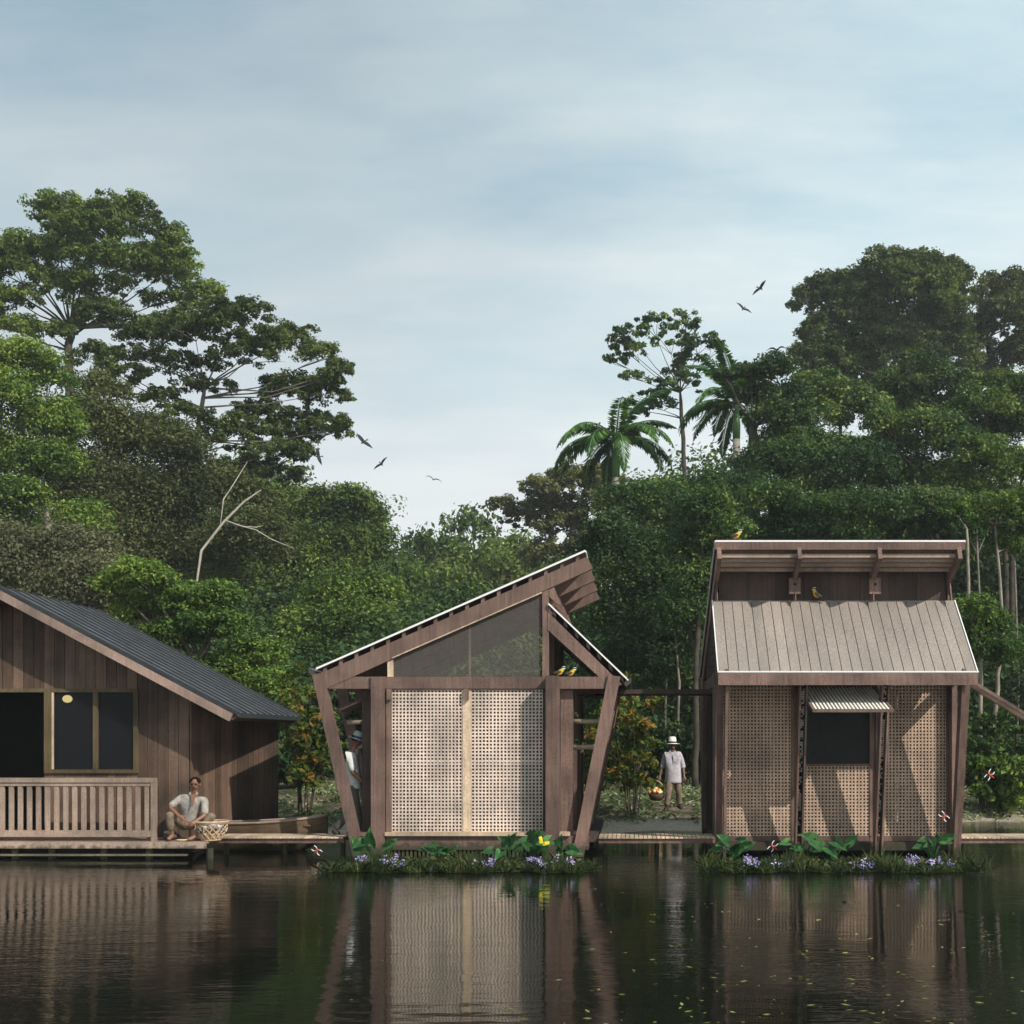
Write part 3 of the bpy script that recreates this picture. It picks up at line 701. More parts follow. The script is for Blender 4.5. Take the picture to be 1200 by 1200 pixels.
# deck and balustrade
yk = -.22; xd = P(252, 0, .0).x
mb = MB(); n = 9
for i in range(n): mb.box(xl-.3, xd, -.34+(yw+.34)*i/n, -.34+(yw+.34)*(i+1)/n-.012, zfl-.04, zfl-.001)
mb.build('deck', 'deck_wood', Cg)
MB().box(xl-.3, xd-.02, -.37, -.345, zfl-.12, zfl-.01).build('deck_fascia', 'rail_wood', Cg)
MB().box(xl-.3, P(220, 0, -.3).x, -.36, -.28, .055, .085).build('lower_fender', 'pale_wood', Cg)
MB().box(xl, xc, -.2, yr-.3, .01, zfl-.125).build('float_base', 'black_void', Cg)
for px in (18, 61, 122, 175, 246): MB().tube([(P(px, 0, -.25).x, -.25, -1.3), (P(px, 0, -.25).x, -.25, zfl-.13)], .06, 8).build('pile', 'timber_dark', Cg)
rz0, rz1 = P(0, 973, yk).z, P(0, 921, yk).z; rxe = P(183, 0, yk).x
bal = MB().box(xl-.2, rxe, yk-.05, yk+.05, rz1+.06, P(0, 911.5, yk).z).build('balustrade', 'rail_wood', Cg)
MB().box(xl-.2, rxe-.02, yk-.03, yk+.03, rz1, rz1+.05).build('upper_rail', 'rail_wood', bal)
MB().box(xl-.2, rxe-.01, yk-.04, yk+.04, P(0, 980.5, yk).z, rz0).build('lower_rail', 'rail_wood', bal)
MB().box(rxe-.075, rxe+.005, yk-.046, yk+.046, zfl, rz1+.058).build('newel', 'rail_wood', bal)
px = 172.5
while px > -330:
    x = P(px, 0, yk).x; MB().box(x-.038, x+.038, yk-.018, yk+.018, rz0+.001, rz1-.001).build('baluster', 'rail_wood', bal); px -= 10.6

# ================================================================== TREES
# --- left bank
tree('rain_tree', 'tallest tree at the left, wide flat-topped umbrella crown with gaps of sky', 'tree', 38,
     [(80, 700, .32), (80, 500, .26), (82, 420, .2), (82, 385, .16)],
     [(15, 278, 45, 18), (62, 262, 40, 20), (100, 265, 40, 22), (148, 268, 48, 24), (195, 278, 26, 18), (25, 305, 60, 14), (95, 300, 60, 22),
      (160, 305, 60, 24), (205, 312, 34, 28), (232, 340, 28, 18), (-30, 300, 50, 30), (15, 350, 40, 12), (100, 336, 70, 12), (150, 322, 60, 14),
      (-20, 380, 40, 25), (30, 383, 26, 10), (255, 352, 10, 8), (60, 320, 45, 14), (130, 285, 70, 14), (20, 328, 50, 9), (110, 362, 50, 7), (190, 340, 44, 8), (235, 362, 18, 5), (60, 395, 40, 10)],
     'leaf_umbrella', 'bark_dark', .62, group='tall trees on the left bank', limb=.05, puff=9, feather=True)
tree('rain_tree', 'spreading flat-layered tree left of the open sky, crown hanging out to the right', 'tree', 33,
     [(215, 760, .2), (222, 565, .13), (232, 500, .11), (240, 455, .09)],
     [(130, 382, 45, 14), (200, 378, 60, 14), (285, 382, 58, 16), (335, 396, 40, 16), (250, 405, 70, 14), (170, 405, 50, 14), (372, 413, 32, 13), (400, 436, 22, 12),
      (305, 425, 55, 13), (385, 468, 34, 20), (335, 460, 45, 18), (290, 478, 40, 18), (215, 432, 55, 12), (405, 498, 16, 14), (370, 505, 36, 14), (318, 505, 45, 18), (272, 520, 38, 22),
      (352, 534, 20, 10), (190, 470, 36, 12), (150, 445, 40, 12), (348, 560, 20, 9), (300, 558, 36, 18), (110, 420, 35, 16), (365, 575, 14, 6), (180, 510, 40, 16), (330, 443, 50, 8), (240, 452, 50, 7), (345, 487, 50, 9), (160, 425, 40, 8), (220, 490, 44, 8), (330, 530, 40, 12), (280, 545, 44, 16), (390, 450, 24, 8), (310, 405, 50, 9)],
     'leaf_olive', 'bark_grey', .62, group='tall trees on the left bank', limb=.035, puff=8, feather=True)
tree('bushy_tree', 'bright green bushy tree at the left edge with pale branches', 'tree', 26,
     [(86, 760, .2), (62, 640, .16), (50, 590, .11), (34, 560, .09)],
     [(20, 425, 55, 22), (58, 445, 26, 18), (10, 470, 55, 30), (48, 495, 42, 30), (15, 540, 50, 30), (68, 545, 34, 24), (30, 590, 40, 25), (-20, 620, 50, 40), (75, 500, 24, 26), (-30, 520, 40, 60), (90, 610, 30, 26)],
     'leaf_bright', 'bark_pale', 1.25, group='trees crowding the left bank', limb=.05)
tree('bushy_tree', 'broad olive brown tree behind the pale leaning branch on the left', 'tree', 30,
     [(165, 760, .3), (160, 650, .25), (160, 560, .2)],
     [(112, 505, 48, 35), (162, 520, 52, 38), (105, 570, 45, 40), (170, 590, 60, 45), (235, 575, 50, 36), (285, 590, 36, 28), (130, 645, 60, 45), (220, 650, 60, 42), (300, 640, 48, 36), (120, 460, 30, 20), (210, 530, 36, 26)],
     'leaf_brown', 'bark_dark', 1.25, group='trees crowding the left bank')
tree('bushy_tree', 'grey leaved round bush above the ridge of the cottage roof', 'tree', 20,
     [(80, 760, .14), (82, 700, .1)],
     [(85, 650, 52, 32), (45, 680, 45, 32), (118, 685, 40, 30), (80, 700, 50, 30), (10, 660, 45, 40), (130, 720, 40, 25)], 'leaf_grey', 'bark_dark', 1.3, group='trees crowding the left bank')
tree('leafy_tree', 'bright green tree rising just behind the slope of the cottage roof', 'tree', 11,
     [(235, 830, .12), (232, 780, .09)],
     [(175, 680, 40, 24), (215, 705, 46, 28), (160, 715, 40, 28), (255, 735, 46, 28), (300, 768, 40, 26), (262, 700, 26, 18), (205, 745, 50, 28), (320, 805, 36, 26), (268, 790, 46, 30), (210, 800, 50, 40), (140, 690, 26, 20)],
     'leaf_bright', 'bark_dark', 1.15, group='trees crowding the left bank', puff=13)
tree('bushy_tree', 'dark green dense tree right of the pale leaning branch', 'tree', 42,
     [(350, 780, .3), (348, 690, .25), (345, 640, .2)],
     [(330, 600, 44, 30), (378, 600, 38, 24), (412, 588, 34, 16), (430, 603, 22, 14), (350, 650, 55, 32), (300, 655, 46, 34), (415, 640, 46, 30), (372, 700, 56, 36), (330, 725, 50, 36), (300, 700, 46, 36), (395, 672, 42, 26)],
     'leaf_green', 'bark_dark', 1.3, group='trees crowding the left bank')
tree('bushy_tree', 'mid green tree above the low end of the slanted roof', 'tree', 24,
     [(405, 850, .16), (400, 760, .12)],
     [(400, 700, 44, 28), (360, 740, 44, 28), (430, 735, 44, 28), (395, 775, 46, 28), (345, 790, 40, 30), (440, 690, 30, 22)],
     'leaf_green', 'bark_dark', 1.2, group='trees crowding the left bank')
# bare leaning branch
bb = thing('bare_tree', (P(232, 0, 21).x, 21, gz(P(232, 0, 21).x, 21)-.1), 'leafless pale forked branch leaning right out of the foliage above the cottage', 'bare tree')
MB().tube([P(222, 830, 21), P(228, 700, 21), P(236, 645, 21), P(262, 612, 21), P(286, 588, 21), P(306, 574, 21)], [.04, .04, .045, .048, .038, .012], 7).build('trunk', 'bark_white', bb, True)
MB().tube([P(264, 610, 21), P(284, 617, 20.9), P(300, 621, 20.8), P(318, 632, 20.7), P(345, 643, 20.6)], [.032, .026, .022, .018, .007], 6).build('branch', 'bark_white', bb, True)
MB().tube([P(284, 617, 20.9), P(300, 618, 21.1), P(308, 616, 21.2)], [.025, .018, .006], 5).build('branch', 'bark_white', bb, True)
MB().tube([P(258, 616, 21), P(262, 585, 21.4), P(272, 570, 21.4), P(290, 541, 21.4)], [.018, .024, .022, .008], 6).build('branch', 'bark_white', bb, True)

# --- centre, far: one prototype crown copied
def proto_round(name, label, leaf, seed, h=9.0):
    r_ = random.Random(seed); root = thing(name, (0, 0, -50), label, 'tree', 'distant trees across the gap')
    mb = MB(); o = Vector((0, 0, -50)); mb.tube([o, o+Vector((.1, 0, h*.35)), o+Vector((0, .1, h*.6))], [.3, .22, .14], 7)
    cl = []
    for _ in range(16):
        a = r_.uniform(0, 2*PI); rr = r_.uniform(0, .36)*h; zz = h*r_.uniform(.40, .90)*(1-.35*(rr/(.36*h))**2)
        c = (rr*math.cos(a), rr*math.sin(a), -50+zz); cl.append(clump(c, (h*.185, h*.185, h*.135), 900, .135)); 
        mb.tube([o+Vector((0, 0, h*.4)), (Vector(c)+o+Vector((0, 0, h*.5)))*.5, Vector(c)], [.12, .08, .03], 5)
    mb.build('trunk', 'bark_dark', root, True); npmesh('crown', np.concatenate(cl), 4, leaf, root); return root
pA = proto_round('forest_tree', 'x', 'leaf_green', 1); pB = proto_round('forest_tree', 'x', 'leaf_olive', 2); pC = proto_round('forest_tree', 'x', 'leaf_green', 3)
first = {0: True, 1: True, 2: True}
far = [  # px, top py, Y, width px, proto, label
    (410, 568, 62, 70, 0, 'small knobbly far crown at the left end of the gap of open sky'),
    (452, 600, 66, 70, 1, 'far olive crown below the swallow shaped gliding bird left of centre'),
    (492, 604, 70, 80, 2, 'far mid green crown at the lowest dip of the tree line'),
    (532, 580, 74, 70, 0, 'far dark knobbly crown standing above its neighbours in the middle of the tree line'),
    (566, 596, 66, 80, 1, 'far olive crown right of the highest knob of the middle tree line'),
    (610, 606, 70, 80, 2, 'far crown where the middle tree line meets the brownish loose tree'),
    (470, 640, 52, 110, 2, 'round mid green crown in the second row above the slanted roof'),
    (545, 650, 50, 120, 0, 'broad green crown halfway up the slope of the slanted roof'),
    (430, 650, 50, 90, 1, 'olive crown in the second row at the left of the middle gap'),
    (612, 655, 48, 110, 1, 'olive crown just above the upper part of the slanted roof'),
    (500, 690, 38, 120, 0, 'dark green crown directly over the low middle of the slanted roof'),
    (450, 715, 34, 90, 2, 'light green crown close behind the lower half of the slanted roof'),
    (660, 640, 44, 90, 2, 'yellowish green crown touching the raised tip of the slanted roof'),
]
for px, py, Y, wpx, k, lab in far:
    pr = (pA, pB, pC)[k]; o = pr if first[k] else copy_tree(pr); first[k] = False
    x = P(px, 0, Y).x; zt_ = P(0, py, Y).z; zg = gz(x, Y); s_ = (zt_-zg)/9.2; wx = max(.7*s_, sz(wpx, Y)/7.2)
    o.location = (x, Y, zg-.1); o.scale = (wx, wx, s_); o.rotation_euler.z = random.uniform(0, 6.28); o['label'] = lab

# --- right bank
tree('loose_tree', 'brownish loose crowned tree left of the first palm', 'tree', 56,
     [(672, 760, .34), (672, 660, .3), (668, 600, .2)],
     [(588, 592, 20, 10), (635, 578, 30, 15), (672, 572, 40, 20), (650, 600, 45, 22), (700, 590, 36, 26), (612, 604, 26, 14), (690, 640, 44, 24), (640, 645, 40, 20), (710, 560, 30, 20), (660, 625, 40, 20)],
     'leaf_brown', 'bark_dark', .7, group='tall trees on the right bank', puff=8, feather=True)
tree('loose_tree', 'sparse lacy crown showing sky between leaves, between the two palms', 'tree', 44,
     [(806, 640, .16), (803, 560, .13), (800, 500, .12), (797, 460, .09)],
     [(722, 425, 16, 7), (742, 398, 30, 10), (765, 385, 34, 8), (798, 384, 34, 9), (825, 400, 28, 12), (740, 415, 34, 9), (780, 405, 36, 8), (812, 422, 28, 10), (760, 462, 34, 9), (795, 455, 34, 11), (738, 478, 20, 10), (838, 412, 16, 8), (745, 445, 24, 7), (770, 482, 30, 9), (730, 400, 20, 8), (800, 372, 20, 5), (790, 435, 26, 8)],
     'leaf_deep', 'bark_dark', .36, group='tall trees on the right bank', puff=6, limb=.028, Lm=.12, npf=24, feather=True)
tree('broad_tree', 'dark tree whose crown wraps the right hand palm', 'tree', 27,
     [(885, 700, .3), (884, 560, .25), (882, 500, .2)],
     [(880, 436, 24, 12), (908, 436, 26, 16), (890, 460, 26, 16), (925, 470, 26, 20), (910, 492, 34, 22), (918, 525, 34, 24), (895, 560, 44, 28), (930, 500, 22, 22), (850, 440, 18, 8)],
     'leaf_dark', 'bark_dark', 1.3, group='tall trees on the right bank')
tree('broad_tree', 'huge dark round crown against the sky at the upper right', 'tree', 54,
     [(1030, 640, .32), (1030, 500, .28), (1035, 420, .2)],
     [(942, 355, 22, 16), (965, 335, 26, 18), (995, 330, 32, 20), (1040, 325, 42, 22), (1083, 312, 34, 18), (1122, 328, 24, 20), (958, 392, 28, 34), (1005, 375, 46, 34), (1060, 372, 50, 34), (1110, 372, 44, 34), (985, 428, 50, 26), (1060, 430, 60, 28), (1120, 425, 44, 30), (945, 425, 20, 18), (1000, 350, 40, 24), (1080, 345, 44, 24), (1030, 400, 60, 30), (970, 460, 40, 20), (1035, 455, 80, 24), (1000, 410, 50, 24), (1110, 400, 40, 24)],
     'leaf_olive', 'bark_grey', .85, group='tall trees on the right bank', puff=9, feather=True)
tree('broad_tree', 'olive crown at the right edge against the sky with a thin pale trunk', 'tree', 58,
     [(1163, 640, .2), (1161, 500, .16), (1158, 420, .14), (1157, 375, .1)],
     [(1158, 350, 26, 16), (1190, 345, 32, 18), (1180, 385, 46, 30), (1145, 395, 26, 26), (1150, 440, 36, 24), (1195, 430, 40, 30), (1230, 370, 40, 40), (1155, 328, 8, 6)],
     'leaf_brown', 'bark_pale', .85, group='tall trees on the right bank', puff=9, feather=True)
mid = [
    ('dark fine leaved crown under the left part of the huge round crown', 34, (985, 760), [(955, 447, 30, 12), (975, 460, 30, 14), (1005, 480, 40, 20), (960, 490, 36, 22)], 'leaf_deep'),
    ('dark crown under the middle of the huge round crown', 36, (1075, 760), [(1075, 430, 34, 14), (1055, 455, 40, 18), (1100, 455, 34, 18), (1075, 485, 50, 24), (1120, 480, 30, 22)], 'leaf_dark'),
    ('crown at the right edge in the row below the sky line', 30, (1180, 760), [(1160, 450, 34, 12), (1195, 460, 40, 18), (1160, 485, 50, 22), (1205, 500, 40, 26), (1140, 505, 36, 20)], 'leaf_deep'),
    ('rounded crown with yellowish top right of the wrapped palm', 26, (965, 800), [(950, 522, 42, 18), (985, 530, 40, 18), (925, 545, 40, 22), (1000, 555, 46, 24), (955, 570, 50, 26), (1015, 535, 26, 16)], 'leaf_deep'),
    ('rounded crown with lit top between the roof and the huge crown', 27, (1075, 800), [(1045, 520, 42, 20), (1085, 505, 44, 20), (1120, 525, 44, 20), (1060, 555, 50, 26), (1110, 560, 50, 24), (1030, 500, 24, 18)], 'leaf_deep'),
    ('lit green crown at the right edge above the pale trunks', 23, (1185, 830), [(1160, 545, 44, 20), (1200, 555, 44, 24), (1135, 575, 40, 20), (1180, 590, 50, 22), (1150, 525, 30, 14)], 'leaf_green'),
    ('green crown just above the high eave of the lean-to pavilion', 18, (955, 830), [(905, 590, 40, 22), (945, 600, 44, 22), (990, 600, 44, 20), (1030, 605, 40, 20), (920, 625, 50, 24), (980, 625, 50, 22)], 'leaf_deep'),
    ('darker crown above the right end of the high eave', 20, (1090, 830), [(1075, 595, 40, 18), (1110, 600, 40, 20), (1060, 620, 46, 22), (1125, 625, 40, 22)], 'leaf_dark'),
    ('broad green crown below the two palms', 25, (790, 820), [(735, 592, 40, 20), (795, 585, 46, 22), (845, 580, 46, 24), (770, 600, 54, 30), (825, 615, 54, 30), (870, 590, 40, 28), (865, 630, 40, 26)], 'leaf_deep'),
    ('shadowy dark green crown to the right of the raised roof tip', 17, (740, 840), [(712, 622, 30, 20), (745, 648, 44, 26), (720, 680, 44, 32), (775, 680, 50, 36), (735, 725, 50, 34), (790, 730, 46, 34), (760, 770, 56, 30), (700, 650, 26, 24)], 'leaf_dark'),
    ('green crown against the left side of the lean-to pavilion', 13, (815, 850), [(810, 640, 36, 26), (820, 680, 34, 28), (805, 720, 36, 28), (825, 600, 34, 22), (850, 630, 30, 20)], 'leaf_deep'),
]
for lab, Y, (bx, by), cl, lf in mid:
    ty = sum(c[1] for c in cl)/len(cl)
    tree('broad_tree', lab, 'tree', Y, [(bx, by, .0026*(Y+CAMD)), (bx+random.uniform(-6, 6), ty+30, .0022*(Y+CAMD))], cl, lf, 'bark_dark', 1.3, group='trees crowding the right bank')
tree('slender_tree', 'forked pale trunked tree at the right edge beside the lean-to pavilion', 'tree', 13,
     [(1162, 940, .07), (1164, 860, .065), (1170, 790, .06), (1176, 735, .05), (1172, 680, .04), (1166, 615, .035)],
     [(1165, 605, 40, 20), (1195, 595, 36, 20), (1140, 600, 30, 16), (1185, 640, 26, 14)], 'leaf_green', 'bark_pale', 1.0, group='pale trunked trees on the right bank', limb=.03)
tree('slender_tree', 'thin pale trunk nearest to the right side of the lean-to pavilion', 'tree', 12,
     [(1148, 940, .06), (1149, 880, .055), (1149, 780, .05), (1135, 700, .045), (1133, 620, .04)],
     [(1140, 715, 24, 16), (1165, 735, 30, 20), (1150, 765, 34, 22), (1180, 770, 26, 20), (1140, 750, 20, 26), (1125, 600, 24, 12)], 'leaf_bright', 'bark_pale', 1.1, group='pale trunked trees on the right bank', limb=.025)
for px, top, Y, lab in ((1147, 600, 17, 'thin pale trunk standing in deep shade just right of the high eave'), (1190, 610, 18, 'pale leaning trunk at the right frame edge'), (777, 700, 18, 'tall thin pale trunk above the walkway canopy'), (792, 720, 16, 'short leaning pale trunk above the standing man')):
    r_ = tree('slender_tree', lab, 'tree', Y, [(px, 930, .045), (px+4, 800, .04), (px-3, top, .028)], [(px, top-6, 34, 18), (px+18, top+12, 26, 16), (px-14, top+22, 22, 14)], 'leaf_deep', 'bark_grey', 1.1, group='pale trunked trees on the right bank', limb=.02)

# --- palms
def palm(label, Y, px, py_crown, base_px, spread, seed, py_shaft):
    r_ = random.Random(seed); c = P(px, py_crown, Y); x0 = P(base_px, 0, Y).x
    root = thing('royal_palm', (x0, Y, gz(x0, Y)-.1), label, 'palm tree', 'royal palms on the right bank')
    s_ = P(px, py_shaft, Y)
    MB().tube([(x0, Y, gz(x0, Y)-.1), Vector((x0, Y, 1)).lerp(s_, .5), s_], [.2, .2, .17], 10).build('trunk', 'palm_bark', root, True)
    MB().tube([s_, s_.lerp(c, .4), c], [.17, .19, .07], 10).build('crownshaft', 'crownshaft', root, True)
    nf = 19
    for i in range(nf):
        az = 2*PI*i/nf+r_.uniform(-.2, .2); el = r_.choice([1.25, .85, .55, .35, .15]); Lf = spread*r_.uniform(.85, 1.1)
        pts = []; p = c.copy(); th = el; m = 12
        for k in range(m+1):
            pts.append(p.copy()); d = Vector((math.cos(az)*math.cos(th), math.sin(az)*math.cos(th), math.sin(th)))
            p = p+d*Lf/m; th -= (.085+.05*k/m+.04*(el < .6))*1.1
        qs = []
        for k in range(m*5):
            f_ = .10+.9*k/(m*5); a_ = f_*m; i0 = min(int(a_), m-1); q = pts[i0].lerp(pts[i0+1], a_-i0); d = (pts[i0+1]-pts[i0]).normalized()
            sd_ = d.cross(Vector((0, 0, 1))).normalized(); up = sd_.cross(d)
            ln = spread*.17*math.sin(PI*min(1, .18+f_*.85))**.7
            for sg in (-1, 1):
                dr = (sd_*sg*.8+d*.65+up*r_.uniform(-.75, .1)+Vector((0, 0, -.25))).normalized()*ln
                w_ = d*.06
                qs += [q-w_, q+dr*.5-w_*1.1, q+dr, q+dr*.5+w_*1.1]
        f = npmesh('frond', np.array([tuple(v) for v in qs]), 4, 'leaf_palm', root)
        mb = MB(); mb.tube(pts, [.045*(1-.8*k/m) for k in range(m+1)], 5); mb.build('rachis', 'crownshaft', f, True)
palm('palm on the left of the pair, drooping fronds against the sky', 33, 722, 515, 723, 3.9, 4, 560)
palm('taller palm on the right, crown half sunk in the dark tree', 33, 863, 474, 866, 3.7, 9, 515)

# --- autumn shrubs near the bank
def shrub(label, Y, px0, px1, py0, py1, leaf, seed, n=1400, Lm=.075, nst=9, cat='shrub', stem=.02, name='flowering_shrub', bark='bark_dark'):
    r_ = random.Random(seed); x0 = P((px0+px1)/2, 0, Y).x; zb_ = gz(x0, Y)
    root = thing(name, (x0, Y, zb_-.05), label, cat); mb = MB(); cl = []
    for i in range(nst):
        tx = P(r_.uniform(px0, px1), 0, Y).x; tz = P(0, r_.uniform(py0, py0+(py1-py0)*.55), Y).z; ty = Y+r_.uniform(-.6, .6)
        b = Vector((x0+(tx-x0)*.25, Y+r_.uniform(-.15, .15), zb_-.05)); e = Vector((tx, ty, tz)); m_ = b.lerp(e, .5)+Vector(((b.x-e.x)*.15, 0, 0))
        mb.tube([b, m_, e], [stem, stem*.7, stem*.25], 5)
        for k in range(5):
            q = b.lerp(e, .35+.65*k/4); s2 = q+Vector((r_.uniform(-.35, .35), r_.uniform(-.3, .3), r_.uniform(0, .3)))
            mb.tube([q, s2], [stem*.35, stem*.12], 4)
            cl.append(clump(s2, (.26, .26, .2), n//(nst*5), Lm, npuff=4, puff=.13))
    mb.build('stems', bark, root); npmesh('foliage', np.concatenate(cl), 4, leaf, root); return root
shrub('tall shrub with yellow and orange leaves right of the cottage wall', 7.4, 326, 385, 785, 945, 'leaf_autumn', 3, 2600)
shrub('tall shrub with yellow and orange leaves right of the slanted pavilion', 7.2, 716, 768, 775, 930, 'leaf_autumn', 5, 2800)
shrub('low shrub with orange flecked leaves seen through the right posts of the slanted pavilion', 7.8, 672, 716, 810, 930, 'leaf_autumn', 6, 1200)
for i, (a, b, c_, Y, lab) in enumerate((
    (1130, 1180, 850, 9.6, 'leafy waterside bush close to the right wall of the lean-to pavilion'),
    (1170, 1225, 840, 10.0, 'leafy waterside bush at the right frame edge'),
    (1140, 1210, 900, 9.2, 'low bush hanging over the water at the far right'))):
    shrub(lab, Y, a, b, c_, 960, 'leaf_green' if i < 2 else 'leaf_bright', 20+i, 4200, .08, 10, name='leafy_bush')
for i, (px, py0, Y, lab) in enumerate((
    (352, 880, 13, 'dark bush behind the orange leaved shrub by the cottage'), (700, 850, 12, 'dark bush behind the right posts of the slanted pavilion'),
    (765, 860, 14, 'dark bush left of the man with the fruit basket'), (815, 850, 14, 'dark bush right of the man with the fruit basket'))):
    shrub(lab, Y, px-35, px+35, py0, 940, 'leaf_dark', 40+i, 5000, .10, 10, name='leafy_bush')

# --- stuff: undergrowth, distant forest, ground cover
def mass(name, label, n, xr_, yr_, hf, Ls, leaf, cat='undergrowth', npf=None, r0=1.2):
    k = npf or n//60; cx = rng.uniform(*xr_, k); cy = rng.uniform(*yr_, k)
    g = ground(cx, cy); h = hf(cx, cy); cz = g + h*rng.uniform(.05, 1, k)**.8
    pc = np.stack([cx, cy, cz], 1); i = rng.integers(0, k, n); o = unit(n)*rng.uniform(.2, 1, (n, 1))**.5
    pos = pc[i]+o*np.array([r0, r0, r0*.6])*rng.uniform(.6, 1.3, k)[i][:, None]
    q = leafquads(pos, o*.7+np.array([0, 0, .5])+unit(n)*.6, Ls*rng.uniform(.6, 1.3, n), .5)
    ob = npmesh(name, q, 4, leaf); tag(ob, label, cat, kind='stuff'); return ob
mass('undergrowth', 'dark tangled undergrowth closing off the forest floor behind the buildings', 210000, (-26, 24), (17, 30), lambda x, y: 4.2+1.0*np.sin(x*.7)+0*x+(y-17)*.18, .12, 'leaf_dark', r0=1.0)
mass('distant_forest', 'dense mass of forest far behind the first rows of trees', 300000, (-60, 50), (62, 105), lambda x, y: np.where(np.abs(x+13) < 12, 13.5, 20.0)+1.5*np.sin(x*.4), .24, 'leaf_green', 'forest', r0=2.0)
mass('forest_interior', 'shaded mass of leaves filling the gaps between the right bank trees', 170000, (-4, 34), (30, 42), lambda x, y: np.where(x < 2, 6.0, np.where(x < 7, 8.5, 11.5)), .15, 'leaf_dark', 'forest', r0=1.3)
mass('forest_interior', 'shaded mass of leaves filling the gaps between the left bank trees', 130000, (-48, -10), (40, 52), lambda x, y: np.where(x < -22, 12.0, 7.5), .16, 'leaf_olive', 'forest', r0=1.4)
def cover(n, Ls):
    x = rng.uniform(-9, 13, n); y = rng.uniform(4.2, 17, n); t_ = y-shore(x)
    nz = np.sin(x*2.1+1)*np.cos(y*1.7)+.6*np.sin(x*5.3+y*3.1)+.4*np.sin(x*11-y*7)
    keep = (t_ > np.where(x > 5.5, .05, .9)) & (nz > np.where(x > 5.5, -1.2, -.25)); keep &= ~((np.abs(x-1.0) < .5) & (y < 9) & (y > 8)); x, y = x[keep], y[keep]; k = len(x)
    z = ground(x, y)+rng.uniform(.02, .16, k)
    return leafquads(np.stack([x, y, z], 1), unit(k)*.7+np.array([0, 0, 1.]), Ls*rng.uniform(.6, 1.4, k), .45)
ob = npmesh('ground_cover', cover(52000, .055), 4, 'leaf_litter'); tag(ob, 'low pale and dark green leaves covering the bank', 'ground cover', kind='stuff')

# ================================================================== PEOPLE
def skin(name, V, E, R, mat, parent, sub=2, root=0):
    off = worldloc(parent)
    me = bpy.data.meshes.new(name); me.from_pydata([Vector(v)-off for v in V], E, [])
    o = bpy.data.objects.new(name, me); C.objects.link(o)
    m = o.modifiers.new('skin', 'SKIN'); s_ = o.modifiers.new('sub', 'SUBSURF'); s_.levels = sub; s_.render_levels = sub
    if not me.skin_vertices: 
        bm = bmesh.new(); bm.from_mesh(me); bm.verts.layers.skin.verify(); bm.to_mesh(me); bm.free()
    for i, sv in enumerate(me.skin_vertices[0].data):
        r = R[i]; sv.radius = r if hasattr(r, '__len__') else (r, r); sv.use_root = (i == root)
    dg = bpy.context.evaluated_depsgraph_get(); dg.update()
    me2 = bpy.data.meshes.new_from_object(o.evaluated_get(dg)); bpy.data.objects.remove(o)
    me2.materials.clear(); me2.materials.append(M[mat]); me2.shade_smooth(); me2.name = name
    o = bpy.data.objects.new(name, me2); C.objects.link(o); o.parent = parent; return o
